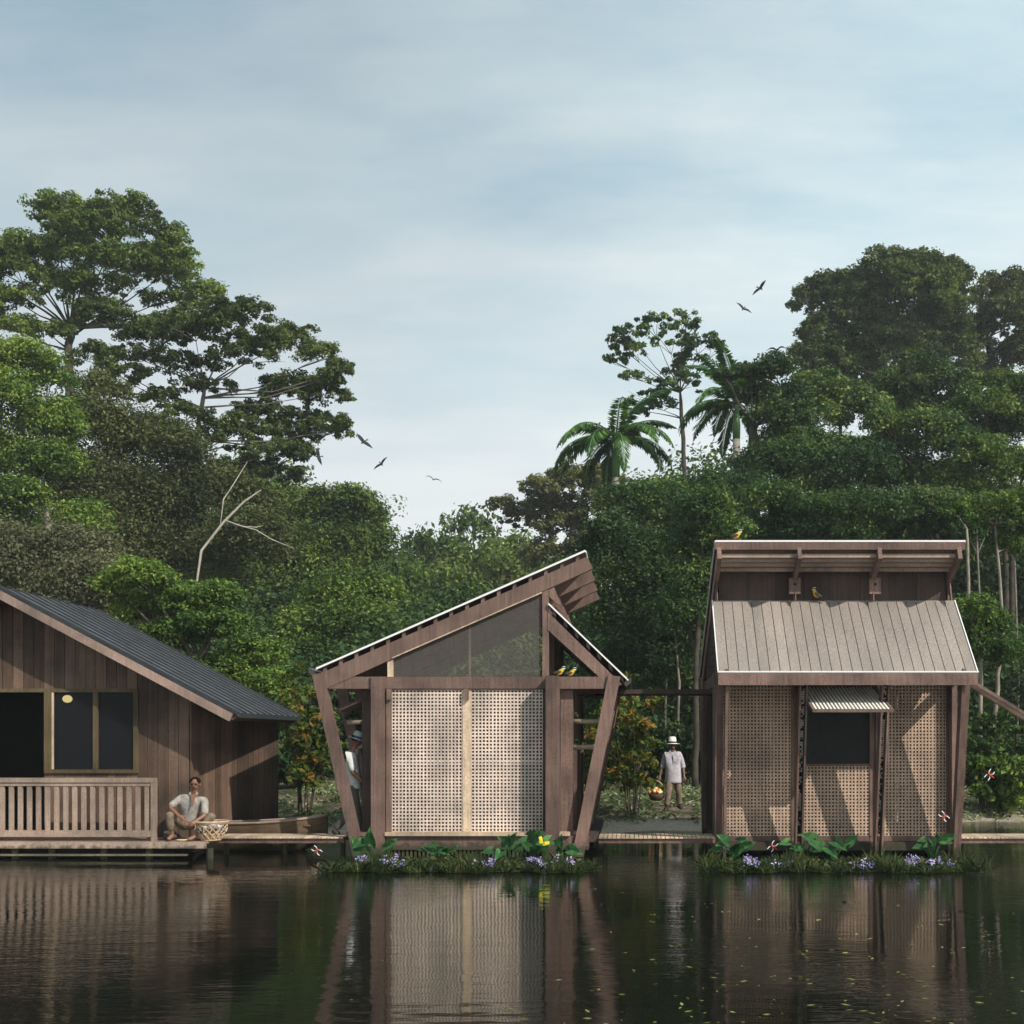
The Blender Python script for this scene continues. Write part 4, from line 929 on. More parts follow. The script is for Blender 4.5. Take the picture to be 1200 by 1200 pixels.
def person(label, J, Y, k, mats, hat=None, hair=False, face=(0, -1), loc=None, sleeve=.75, hem=.05, fat=1.0, shoes=True):
    """J: joint name -> (px, py, dy metres); k: body scale; face: horizontal facing direction"""
    j = {n: P(a, b, Y)+Vector((0, d, 0)) for n, (a, b, d) in J.items()}
    skm, shm, trm, som = mats; root = thing('person', loc, label, 'person')
    fd = Vector((face[0], face[1], 0)).normalized(); sd_ = Vector((-fd.y, fd.x, 0)); up = (j['head']-j['neck']).normalized()
    V = [j['pelvis'], j['pelvis'].lerp(j['chest'], .5), j['chest'], j['neck'], j['head']-up*.055*k+fd*.012*k, j['head']+up*.005*k, j['head']+up*.06*k, j['head']+up*.105*k]
    R = [.09, .09, .115, .054, .050, .055, .055, .04]; R = [(r*k, r*k*(.8 if i < 3 else 1)) for i, r in enumerate(R)]
    E = [(0, 1), (1, 2), (2, 3), (3, 4), (4, 5), (5, 6), (6, 7)]
    def add(v, r, par): V.append(v); R.append((r*k, r*k)); E.append((par, len(V)-1)); return len(V)-1
    add(j['head']+fd*.07*k-up*.012*k, .02, 5)
    hands = {}
    for s_ in 'LR':
        a = add(j['sh'+s_], .058, 2); b = add(j['el'+s_], .044, a); c = add(j['ha'+s_], .028, b)
        d = (j['ha'+s_]-j['el'+s_]).normalized(); pl = add(j['ha'+s_]+d*.055*k, .034, c); hands[s_] = (j['ha'+s_], d)
        ax = d.cross(fd); ax = ax.normalized() if ax.length > .1 else sd_; nrm = d.cross(ax).normalized()
        for q, (o_, ln) in enumerate(((-.030, .055), (-.010, .068), (.010, .072), (.030, .062))):
            f1 = add(j['ha'+s_]+d*.095*k+ax*o_*k, .0105, pl); f2 = add(V[f1]+(d*.8+nrm*.5)*ln*.55*k, .0095, f1); add(V[f2]+(d*.45+nrm*.85)*ln*.45*k, .008, f2)
        th = add(j['ha'+s_]+d*.05*k-ax*.045*k, .012, pl); add(V[th]+(d*.8-ax*.35)*.04*k, .010, th)
        h = add(j['hip'+s_], .095, 0); kn = add(j['kn'+s_], .062, h); an = add(j['an'+s_], .042, kn)
        fdir = (j['toe'+s_]-j['an'+s_]); hl = add(j['an'+s_]+Vector((0, 0, -.035*k))-fdir*.1, .042, an); add(j['an'+s_].lerp(j['toe'+s_], .6)+Vector((0, 0, -.03*k)), .040, hl); add(j['toe'+s_], .026, len(V)-1)
    body = skin('body', V, E, R, skm, root)
    # head, jaw, nose and brow are shaped and merged into the same body mesh
    q3 = Matrix((sd_, -fd, up)).transposed() if abs(up.dot(fd)) < .95 else Matrix.Identity(3)
    hb = MB(); hb.ball(j['head']+up*.030*k-fd*.008*k, (.082*k, .100*k, .098*k), 20, 14, q3); hb.ball(j['head']-up*.038*k+fd*.018*k, (.062*k, .074*k, .072*k), 18, 12, q3)
    hb.ball(j['head']+fd*.100*k-up*.006*k, (.014*k, .020*k, .026*k), 10, 8, q3); hb.ball(j['head']+fd*.074*k+up*.034*k, (.058*k, .026*k, .014*k), 14, 8, q3)
    bm = bmesh.new(); bm.from_mesh(body.data); off = worldloc(body)
    vv = [bm.verts.new(Vector(p)-off) for p in hb.v]
    for f_ in hb.f:
        if len(set(f_)) > 2:
            try: bm.faces.new([vv[i] for i in f_]).smooth = True
            except ValueError: pass
    bmesh.ops.remove_doubles(bm, verts=vv, dist=1e-5); bmesh.ops.recalc_face_normals(bm, faces=bm.faces); bm.to_mesh(body.data); bm.free()
    mb = MB()
    for s2 in (-1, 1): mb.ball(j['head']+fd*.082*k+sd_*s2*.034*k+up*.014*k, (.017*k, .017*k, .010*k), 8, 6)
    mb.build('eyes', 'hair', body, True)
    MB().ball(j['head']+fd*.086*k-up*.050*k, (.026*k, .014*k, .006*k) if abs(fd.y) > .5 else (.014*k, .026*k, .006*k), 8, 6).build('mouth', 'hat_band_dark', body, True)
    mb = MB()
    for s2 in (-1, 1): mb.ball(j['head']+sd_*s2*.086*k+up*.0*k, (.014*k, .02*k, .03*k), 8, 6)
    mb.build('ears', skm, body, True)
    if hair:
        hc = j['head']+up*.062*k-fd*.022*k
        mb = MB(); mb.ball(hc, (.094*k, .104*k, .086*k), 14, 10); mb.build('hair', 'hair', root, True)
    # shirt
    V = [j['pelvis']-Vector((0, 0, (hem+.03)*k)), j['pelvis'].lerp(j['chest'], .45), j['chest'], j['chest'].lerp(j['neck'], .75), j['pelvis']-Vector((0, 0, hem*k))]
    R = [(.18*k*fat, .155*k*fat), (.16*k*fat, .135*k*fat), (.158*k*fat, .12*k), (.085*k, .075*k), (.18*k*fat, .155*k*fat)]; E = [(0, 4), (4, 1), (1, 2), (2, 3)]
    for s_ in 'LR':
        V.append(j['sh'+s_]); R.append((.078*k, .078*k)); E.append((2, len(V)-1))
        V.append(j['sh'+s_].lerp(j['el'+s_], .55)); R.append((.068*k, .068*k)); E.append((len(V)-2, len(V)-1))
        e = j['sh'+s_].lerp(j['el'+s_], 1.0) if sleeve >= 1 else j['sh'+s_].lerp(j['el'+s_], sleeve+.15)
        V.append(e); R.append((.066*k, .066*k)); E.append((len(V)-2, len(V)-1))
        if sleeve > 1: V.append(j['el'+s_].lerp(j['ha'+s_], sleeve-1)); R.append((.062*k, .062*k)); E.append((len(V)-2, len(V)-1))
    sh = skin('shirt', V, E, R, shm, root)
    mb = MB(); nb = j['chest'].lerp(j['neck'], .85)                   # collar wings
    for s2 in (-1, 1): mb.prism([nb+sd_*s2*.015*k+fd*.085*k-up*.05*k, nb+sd_*s2*.085*k+fd*.06*k+up*.02*k, nb+sd_*s2*.055*k+fd*.05*k+up*.055*k], fd*.012*k)
    mb.build('collar', shm, sh)
    if hem > .1:
        a_, b_ = j['chest'].lerp(j['neck'], .55)+fd*.118*k, j['pelvis']-Vector((0, 0, (hem-.02)*k))+fd*.165*k
        MB().bar(a_, b_, .012, .012).build('placket', 'hat_band_dark', sh); MB().box(j['chest'].x+.035, j['chest'].x+.115, j['chest'].y-.142, j['chest'].y-.128, j['chest'].z-.09, j['chest'].z-.01).build('pocket', shm, sh)
    # trousers
    V = [j['pelvis']+Vector((0, 0, .09*k)), j['pelvis']+Vector((0, 0, .05*k))]; R = [(.140*k, .125*k), (.142*k, .128*k)]; E = [(0, 1)]
    for s_ in 'LR':
        V.append(j['hip'+s_]); R.append((.108*k, .108*k)); E.append((1, len(V)-1))
        V.append(j['kn'+s_]); R.append((.080*k, .080*k)); E.append((len(V)-2, len(V)-1))
        V.append(j['kn'+s_].lerp(j['an'+s_], .55)); R.append((.074*k, .074*k)); E.append((len(V)-2, len(V)-1))
        V.append(j['kn'+s_].lerp(j['an'+s_], 1.02 if shoes else .9)); R.append((.074*k, .074*k)); E.append((len(V)-2, len(V)-1))
    skin('trousers', V, E, R, trm, root)
    if shoes:
        for s_ in 'LR':
            a, t_ = j['an'+s_], j['toe'+s_]; f_ = t_-a; hv = f_.copy(); hv.z = 0; hv = hv.normalized() if hv.length > .01 else fd
            skin('shoe', [a+Vector((0, 0, -.01*k)), a-hv*.02*k+Vector((0, 0, -.045*k)), a.lerp(t_, .55)+Vector((0, 0, -.022*k)), t_+Vector((0, 0, 0))], [(0, 1), (1, 2), (2, 3)], [.06*k, .065*k, .062*k, .05*k], som, root, 1)
    if hat:
        hm, bm_, hh, br = hat; c = j['head']+up*.062*k; q = up.to_track_quat('Z', 'Y').to_matrix()
        def lath(prof, name, mat, par):
            mb = MB(); mb.lathe(prof, (0, 0, 0), 22); mb.v = [tuple(q @ Vector(v)+c) for v in mb.v]; return mb.build(name, mat, par, True)
        H = lath([(.0, hh*k), (.055*k, hh*k*.99), (.082*k, hh*k*.85), (.098*k, .03*k), (.103*k, .0), (br*k*.8, -.012*k), (br*k, -.008*k), (br*k, -.016*k), (.10*k, -.012*k), (.09*k, .0)], 'hat', hm, root)
        lath([(.1045*k, .004*k), (.100*k, .045*k), (.098*k, .045*k), (.101*k, .004*k)], 'hat_band', bm_, H)
    return root, j, hands, sh

# squatting man on the cottage deck
Yq = -.12
J = dict(pelvis=(221, 963, .10), chest=(224, 941, .02), neck=(229, 929, -.02), head=(230, 919.5, -.06),
         shL=(211, 936, 0), elL=(203, 945, -.16), haL=(220, 957, -.30), shR=(240, 937, 0), elR=(243, 955, -.12), haR=(236, 961, -.25),
         hipL=(215, 966, .05), knL=(205, 952, -.26), anL=(206, 976, -.16), toeL=(203, 982.2, -.26),
         hipR=(228, 966, .05), knR=(254, 954, -.14), anR=(232, 977, -.14), toeR=(226, 982.2, -.24))
r1, j1, h1, sh1 = person('man squatting on the cottage deck in an open pale grey shirt beside a wicker basket', J, Yq, .95, ('skin', 'shirt_grey', 'trousers_khaki', 'skin'), hair=True, face=(.12, -1), loc=(P(222, 0, Yq).x, Yq, .30), sleeve=.85, hem=-.02, shoes=False)
MB().prism([j1['neck']+Vector(v) for v in ((-.045, -.075, -.02), (.045, -.075, -.02), (.012, -.135, -.24))], (0, -.012, 0)).build('open_neckline', 'skin', sh1)
sl = thing('sandals', (P(220, 0, Yq).x, -.24, .30), 'pair of straw coloured slippers at the feet of the squatting man', 'footwear')
for dx, ry in ((0, .3), (.11, .1)):
    MB().ball((P(219, 0, Yq).x+dx-.04, -.27+dx*.3, .318), (.06, .10, .017), 12, 6, Matrix.Rotation(ry+1.2, 3, 'Z')).build('sole', 'slipper', sl, True)
bg_ = thing('folded_bag', (P(197, 0, -.1).x, -.1, .30), 'dark folded bundle lying behind the squatting man', 'bundle')
MB().ball((P(198, 0, -.1).x, -.05, .36), (.12, .10, .06), 12, 8).build('bag_body', 'trousers_grey', bg_, True)
MB().ball((P(197, 0, -.1).x, -.05, .43), (.10, .08, .035), 12, 8).build('bag_flap', 'shirt_grey', bg_, True)
# wicker basket
def basket(c, r0, r1, h, label, mat, n=14, name='wicker_basket'):
    b = thing(name, c, label, 'basket'); c = Vector(c); mb = MB()
    rad = lambda t_: r0+(r1-r0)*t_**.7
    for s_ in (-1, 1):
        for i in range(n):
            pts = []; 
            for k in range(8):
                t_ = k/7; a = 2*PI*i/n+s_*t_*1.1; pts.append(c+Vector((rad(t_)*math.cos(a), rad(t_)*math.sin(a), .01+h*t_)))
            mb.tube(pts, .009, 5)
    mb.build('weave', mat, b)
    mb = MB()
    for zz, rr, th in ((h, r1, .018), (h*.94, r1*.985, .012), (.01, r0, .015)):
        mb.tube([c+Vector((rr*math.cos(2*PI*k/24), rr*math.sin(2*PI*k/24), zz)) for k in range(25)], th, 6, False)
    mb.build('rim', mat, b, True); mb = MB(); mb.lathe([(0, .012), (r0, .012)], c, 20); mb.lathe([(r0*.98, .015), (rad(.4)*.96, h*.4)], c, 20); mb.build('base', 'wicker_dark' if mat == 'wicker_dark' else 'wicker', b)
    return b
bx_ = P(247.5, 0, -.15).x
basket((bx_, -.15, .305), .155, .285, .32, 'open woven wicker basket of fish on the deck at the man\'s knee', 'wicker')
for i in range(6):
    a = i*1.05; f = thing('caught_fish', (bx_+.10*math.cos(a), -.15+.10*math.sin(a), .30+.30), ['silvery fish at the left in the wicker basket', 'silvery fish at the back left of the wicker basket', 'silvery fish with reddish fin in the middle of the wicker basket', 'silvery fish at the right in the wicker basket', 'silvery fish at the front right of the wicker basket', 'silvery fish at the front left of the wicker basket'][i], 'fish', 'caught fish in the basket')
    c = Vector((bx_+.11*math.cos(a), -.15+.11*math.sin(a), .53+.015*(i % 3))); R3 = Matrix.Rotation(a+.6, 3, 'Z') @ Matrix.Rotation(.3, 3, 'Y')
    MB().ball(c, (.12, .035, .045), 12, 8, R3).build('fish_body', 'fish_silver', f, True)
    e = R3 @ Vector((.11, 0, 0)); MB().prism([c+e, c+e+R3 @ Vector((.06, 0, .04)), c+e+R3 @ Vector((.06, 0, -.04))], R3 @ Vector((0, .006, 0))).build('tail_fin', 'red' if i == 2 else 'fish_silver', f)

# man walking behind the left posts
Yw = .50
J = dict(pelvis=(413, 922, .0), chest=(412, 894, 0), neck=(414, 879, 0), head=(417.5, 869, 0),
         shL=(410, 885, .16), elL=(414, 905, .2), haL=(424, 918, .16), shR=(412, 885, -.16), elR=(417, 906, -.18), haR=(427, 915, -.16),
         hipL=(411, 925, .08), knL=(409, 952, .09), anL=(391, 972, .1), toeL=(396, 979.5, .1),
         hipR=(414, 925, -.08), knR=(420, 949, -.09), anR=(424, 974, -.1), toeR=(432, 978.5, -.1))
person('man walking behind the left posts in a white shirt and grey hat with blue band', J, Yw, 1.0, ('skin', 'shirt_white', 'trousers_grey', 'leather'), hat=('hat_grey', 'hat_band', .13, .165), hair=True, face=(1, 0), loc=(P(412, 0, Yw).x, Yw, .335), sleeve=.8, hem=.02)

# man standing on the far bank
Ys = 8.3; q = lambda x, y, d=0: (x, y, d)
J = dict(pelvis=q(789, 909), chest=q(788.5, 891), neck=q(788, 880), head=q(788, 874),
         shL=q(780, 884), elL=q(776.5, 898, .03), haL=q(773, 910, -.06), shR=q(796.5, 884), elR=q(800.5, 898, .04), haR=q(801.5, 910, -.05),
         hipL=q(785, 912), knL=q(783, 928, -.20), anL=q(781, 944, -.22), toeL=q(779, 948.5, -.42),
         hipR=q(793, 912), knR=q(795.5, 928, -.02), anR=q(796, 943, .08), toeR=q(799, 946.5, -.04))
r3, j3, h3, _ = person('man standing on the bank in a lilac shirt and white hat, carrying a basket', J, Ys, 1.02, ('skin_dark', 'shirt_lilac', 'trousers_khaki', 'leather'), hat=('hat_white', 'hat_band_dark', .16, .17), loc=(P(788, 0, Ys).x, Ys, gz(P(788, 0, Ys).x, Ys)), sleeve=1.25, hem=.16, fat=1.25)
hp = j3['haL']+Vector((0, -.02, -.09)); bc = hp+Vector((-.08, -.03, -.50))
b = thing('fruit_basket', bc, 'dark basket of orange and cream fruit carried by the man on the bank', 'basket')
MB().lathe([(0, 0), (.12, .01), (.18, .08), (.20, .17), (.19, .175), (.17, .09), (.11, .02)], bc, 20).build('bowl', 'wicker_dark', b, True)
MB().tube([bc+Vector((.19*math.cos(a), 0, .17+.32*math.sin(a))) for a in np.linspace(0, PI, 12)], .014, 5).build('handle', 'wicker', b, True)
for i in range(20):
    a = rng.uniform(0, 6.28); rr = .17*math.sqrt(rng.uniform(0, 1)); mt, nm = [('fruit_orange', 'orange fruit'), ('fruit_cream', 'cream fruit'), ('fruit_orange', ''), ('fruit_cream', '')][i % 4]
    f = MB().ball(bc+Vector((rr*math.cos(a), rr*math.sin(a), .20+.10*(1-rr/.17)+rng.uniform(-.01, .02))), .042, 9, 7).build('fruit', mt, None, True)
    tag(f, 'orange fruit piled in the basket carried by the man' if mt == 'fruit_orange' else 'cream coloured fruit piled in the basket carried by the man', 'fruit', 'fruit heaped in the carried basket')
lv = [clump(tuple(bc+Vector((.12, 0, .30))), (.1, .08, .12), 40, .05, npuff=4), clump(tuple(bc+Vector((-.05, .08, .28))), (.12, .06, .08), 30, .05, npuff=4)]
lo = npmesh('leafy_vegetables', np.concatenate(lv), 4, 'leaf_bright'); tag(lo, 'bunch of green leaves sticking out of the carried fruit basket', 'vegetables')

# ================================================================== CANOE
cn = thing('dugout_canoe', (P(330, 0, 1.3).x, 1.3, .0), 'weathered brown dugout canoe with pale curved bow behind the left gangway', 'canoe')
mb = MB(); xa, xb_ = P(246, 0, 1.3).x, P(384, 0, 1.3).x; n = 22; sec = 12; vs = []; rimp = [[], []]
for shell in (0, 1):
    for i in range(n+1):
        t_ = i/n; x = xa+(xb_-xa)*t_; wd = .36*math.sin(PI*min(1, max(.02, .12+.88*t_)))**.55 if t_ > .5 else .36*(.55+.45*min(1, t_*2.2))
        wd = max(wd, .03); zt_ = .50+.14*t_**2.5; zb_ = -.10+.30*max(0, (t_-.55)/.45)**2; w2 = wd-.03*shell
        for k in range(sec+1):
            a = PI*k/sec; vs.append((x, 1.3-w2*math.cos(a), zt_-(zt_-zb_-.03*shell)*math.sin(a)**.8))
            if shell == 0 and k in (0, sec): rimp[0 if k == 0 else 1].append((x, 1.3-w2*math.cos(a), zt_))
m_ = sec+1; fs = []
for s_ in (0, 1):
    o_ = s_*(n+1)*m_
    for i in range(n):
        for k in range(sec): fs.append((o_+i*m_+k, o_+i*m_+k+1, o_+(i+1)*m_+k+1, o_+(i+1)*m_+k))
mb.add(vs, fs); mb.build('hull', 'canoe_wood', cn, True)
mb = MB(); mb.tube(rimp[0]+rimp[1][::-1], .024, 6); mb.build('rim', 'rail_wood', cn, True)
mb = MB(); mb.box(P(360, 0, 1.3).x, P(360, 0, 1.3).x+.14, 1.05, 1.55, .45, .475); mb.build('thwart', 'canoe_wood', cn)

# ================================================================== BIRDS AND INSECTS
def perched(px, py, Y, face, label, group, tilt=.35, k=1.0):
    c = P(px, py, Y); b = thing('yellow_bird', c, label, 'bird', group); fx = Vector((face, 0, 0)); kk = .115*k
    R3 = Matrix.Rotation(-tilt*face, 3, 'Y')
    T = lambda x, y, z: c+R3 @ Vector((x*face*kk, y*kk, z*kk))
    V = [T(-.9, 0, .0), T(-.3, 0, .02), T(.35, 0, .1), T(.75, 0, .38), T(1.05, 0, .62)]
    skin('body', V, [(0, 1), (1, 2), (2, 3), (3, 4)], [.25*kk, .48*kk, .50*kk, .33*kk, .32*kk], 'bird_yellow', b, 2)
    MB().ball(T(-.15, 0, -.22), (.62*kk, .42*kk, .32*kk), 12, 8, R3).build('belly', 'bird_orange', b, True)
    for s_ in (-1, 1): MB().ball(T(-.45, s_*.42, .16), (.85*kk, .13*kk, .32*kk), 12, 8, Matrix.Rotation((.15-tilt)*face, 3, 'Y')).build('wing', 'bird_brown', b, True)
    MB().prism([T(-.8, -.16, .1), T(-2.1, -.2, -.12), T(-2.1, .2, -.12), T(-.8, .16, .1)], R3 @ Vector((0, 0, .1*kk))).build('tail', 'bird_black', b)
    MB().ball(T(1.08, 0, .68), (.36*kk, .34*kk, .30*kk), 12, 8).build('head', 'bird_black', b, True)
    MB().lathe([(.365*kk, -.03*kk), (.355*kk, .07*kk)], T(1.08, 0, .74), 16).build('brow_stripe', 'bird_white', b)
    MB().ball(T(.98, 0, .42), (.30*kk, .31*kk, .17*kk), 12, 8).build('throat', 'bird_white', b, True)
    MB().tube([T(1.35, 0, .66), T(1.85, 0, .58)], [.09*kk, .02*kk], 6).build('beak', 'bird_black', b, True)
    mb = MB()
    for s_ in (-.15, .15): mb.tube([T(-.05, s_, -.4), Vector(T(-.05, s_, -.4))+Vector((0, 0, -.35*kk))], .06*kk, 5)
    mb.build('legs', 'bird_black', b)
GB = 'yellow bellied birds perched on the pavilions'
perched(863, 628, mapB(686, 0, 0).y, 1, 'yellow bellied bird on top of the high eave facing right', GB, k=.78)
perched(956, 696.5, .42, -1, 'yellow bellied bird on the lean-to roof beside the bracket facing left', GB, k=.78, tilt=.7)
perched(656, 788, .06, 1, 'left bird of the pair on the tie beam of the slanted pavilion', GB, k=.78)
perched(669, 789, .04, 1, 'right bird of the pair on the tie beam of the slanted pavilion', GB, k=.74)

def flyer(px, py, Y, span, roll, fore, label, flap=.35):
    """dark bird in flight: roll turns the wing line in the view, fore shortens"""
    c = P(px, py, Y); b = thing('flying_bird', c, label, 'bird', 'dark birds gliding in the sky'); s_ = sz(span, Y)/2
    R3 = Matrix.Rotation(roll, 3, 'Y') @ Matrix.Rotation(fore, 3, 'X')
    T = lambda x, y, z: c+R3 @ Vector((x*s_, y*s_, z*s_))
    skin('body', [T(0, -.32, 0), T(0, -.12, 0), T(0, .14, 0), T(0, .34, .0)], [(0, 1), (1, 2), (2, 3)], [.05*s_, .10*s_, .09*s_, .03*s_], 'bird_black', b, 1)
    MB().prism([T(-.03, .28, 0), T(-.10, .62, 0), T(0, .50, 0), T(.10, .62, 0), T(.03, .28, 0)], R3 @ Vector((0, 0, .02*s_))).build('tail', 'bird_black', b)
    for s2 in (-1, 1):
        MB().prism([T(0, -.16, .02), T(s2*.32, -.28, .10+flap*.3), T(s2*.62, -.20, .10+flap*.35), T(s2*1.0, .16, flap*.1), T(s2*.6, .14, .08+flap*.3), T(s2*.3, .16, .08+flap*.2), T(0, .16, .02)], R3 @ Vector((0, 0, .025*s_))).build('wing', 'bird_black', b)
for a in ((373, 535, 30, 22, 1.35, .9, 'dark bird just under the overhanging crown of the spreading tree'),
          (426, 518, 30, 26, .75, .9, 'dark bird at the tip of the spreading tree crown'),
          (447, 544, 30, 22, -.75, .9, 'dark bird with raised right wing in the open sky left of centre'),
          (508, 562, 40, 20, .35, .15, 'thin gliding bird lowest and most central in the open sky'),
          (405, 591, 30, 22, .15, .12, 'bird gliding in front of the left tree line knob'),
          (891, 338, 30, 24, -.85, .9, 'upper bird of the two left of the huge round crown'),
          (871, 362, 30, 22, .6, .9, 'lower bird of the two left of the huge round crown'),
          (944, 352, 30, 22, 1.35, .9, 'dark bird flying in front of the huge round crown'),
          (910, 410, 34, 24, -.12, .12, 'grey bird gliding low beside the wrapped palm')):
    flyer(*a)
def dragonfly(px, py, Y, rot, label):
    c = P(px, py, Y); b = thing('dragonfly', c, label, 'dragonfly', 'red dragonflies with white wings'); R3 = Matrix.Rotation(rot, 3, 'Y')*.78
    T = lambda x, z, y=0: c+R3 @ Vector((x, y, z))
    MB().tube([T(0, .06), T(0, .02), T(0, -.02), T(0, -.11)], [.014, .018, .011, .008], 7).build('body', 'red', b, True)
    MB().ball(T(0, .07), .017, 8, 6).build('head', 'bird_black', b, True)
    for s_ in (-1, 1):
        for z0, z1 in ((.035, .06), (.005, -.04)):
            MB().prism([T(s_*.01, z0), T(s_*.05, z1+.008), T(s_*.11, z1+.006), T(s_*.115, z1-.007), T(s_*.05, z1-.010)], (0, .003, 0)).build('wing', 'wing_white', b)
for a in ((371, 997, -.35, 1.05-.4, 'dragonfly over the water left of the slanted pavilion'), (906, 992, -1.2, -.9, 'dragonfly over the flowers under the lean-to pavilion'),
          (1106, 957, -1.0, .75, 'dragonfly in front of the right lattice bay'), (1160, 908, -1.0, -.9, 'dragonfly to the right of the lean-to pavilion')):
    dragonfly(*a)
c = P(637, 986, -1.7); b = thing('butterfly', c, 'yellow butterfly over the plants below the right post of the slanted pavilion', 'butterfly')
for s_, r_ in ((-1, .2), (1, .9)):
    R3 = Matrix.Rotation(r_, 3, 'Y'); MB().prism([c+R3 @ Vector(v) for v in ((0, 0, -.02), (s_*.05, 0, .075), (s_*.09, -.01, .05), (s_*.07, 0, .0), (s_*.05, .005, -.05))], (0, .003, 0)).build('wing', 'butterfly_yellow', b)
MB().tube([c+Vector((.0, 0, .03)), c+Vector((.01, 0, -.05))], .006, 5).build('body', 'bird_black', b)
for px, py, lab in ((990, 1063, 'dark fish under the water below the middle bay'), (1125, 1074, 'dark fish under the water below the right bay')):
    d = (CAMH+.06)*F/(py-CY); Yf = d-CAMD; c = P(px, py, Yf); f = thing('fish', c, lab, 'fish', 'dark fish just under the water')
    k = 1 if px < 1000 else -1
    skin('body', [c+Vector((-.17*k, 0, 0)), c+Vector((-.07*k, 0, .01)), c+Vector((.06*k, 0, 0)), c+Vector((.14*k, 0, 0))], [(0, 1), (1, 2), (2, 3)], [(.02, .02), (.035, .05), (.025, .04), (.012, .012)], 'fish_dark', f, 1)
    MB().prism([c+Vector((.13*k, 0, 0)), c+Vector((.22*k, 0, .055)), c+Vector((.19*k, 0, 0)), c+Vector((.22*k, 0, -.05))], (0, .008, 0)).build('tail_fin', 'fish_dark', f)
    MB().prism([c+Vector((-.08*k, 0, .04)), c+Vector((0, 0, .085)), c+Vector((.06*k, 0, .035))], (0, .008, 0)).build('back_fin', 'fish_dark', f)

# ================================================================== WATER PLANTS
def raft(px0, px1, Yn, Yf, seed, lab):
    x0, x1 = P(px0, 0, Yn).x, P(px1, 0, Yn).x
    mb = MB(); n = 40; pts = []
    for i in range(n):
        a = 2*PI*i/n; s_ = lambda v: math.copysign(abs(v)**.35, v)
        pts.append(((x0+x1)/2+(x1-x0)/2*s_(math.cos(a))*random.uniform(.90, 1.0), (Yn+Yf)/2+(Yf-Yn)/2*s_(math.sin(a))*random.uniform(.85, .98), .03))
    mb.prism(pts, (0, 0, -.08)); base = mb.build('floating_mat', 'soil'); tag(base, 'dark mat of mud and rotting plants '+lab, 'plant mat', kind='stuff')
    n = 5200; x = np.concatenate([rng.uniform(x0-.15, x1+.15, n//2), np.repeat(rng.uniform(x0-.2, x1+.2, 65), n//130)+rng.normal(0, .07, n//2)]); y = Yn+(Yf-Yn)*rng.uniform(0, 1, n)**1.6-.10-.08*np.sin(x*5+seed)-.06*np.sin(x*13)
    h = (.03+.22*rng.uniform(0, 1, n)**1.8)*(.45+.55*np.abs(np.sin(x*2.3+seed)+.6*np.sin(x*6.7))); lx = rng.normal(0, .12, n); ly = rng.normal(-.02, .07, n)
    b = np.stack([x, y, np.full(n, .01)], 1); t_ = b+np.stack([lx, ly, h], 1); m_ = b+np.stack([lx*.35, ly*.35, h*.6], 1); w_ = np.zeros((n, 3)); a = rng.uniform(0, PI, n)
    w_[:, 0] = np.cos(a)*.0075+.003; w_[:, 1] = np.sin(a)*.006
    q = np.stack([b-w_, b+w_, m_+w_, t_, t_, m_-w_], 1)[:, [0, 1, 2, 3, 5]]
    ob = npmesh('grass', q.reshape(-1, 3), 5, 'leaf_grass'); tag(ob, 'short reedy grass on the floating mat '+lab, 'grass', kind='stuff')
    n = 1500; x = rng.uniform(x0+.1, x1-.1, n); y = rng.uniform(Yn+.02, Yf-.1, n); z = rng.uniform(.03, .13, n)
    ob = npmesh('low_leaves', leafquads(np.stack([x, y, z], 1), unit(n)*.8+np.array([0, -.3, .7]), rng.uniform(.03, .06, n), .55), 4, 'leaf_grass'); tag(ob, 'small round leaves among the reedy grass '+lab, 'leaves', kind='stuff')
    mb = MB()
    for _ in range(46):
        p = Vector((random.uniform(x0, x1), Yn+random.uniform(-.02, .12), .0)); L0 = random.uniform(.18, .6); q_ = [p]; dx = random.uniform(-.35, .35)
        for k in range(4): q_.append(q_[-1]+Vector((dx*L0/4+random.uniform(-.03, .03), random.uniform(-.02, .03), -L0/4)))
        mb.tube(q_, [.014, .011, .008, .006, .003], 4)
        for k in range(3):
            s_ = q_[1+k % 3]; mb.tube([s_, s_+Vector((random.uniform(-.14, .14), 0, -random.uniform(.05, .16)))], [.006, .002], 3)
    tag(mb.build('hanging_roots', 'root_dark'), 'dark hanging roots in the water '+lab, 'roots', kind='stuff')
raft(396, 684, -2.3, -.95, 1, 'under the slanted pavilion')
raft(836, 1136, -2.3, -.95, 5, 'under the lean-to pavilion')
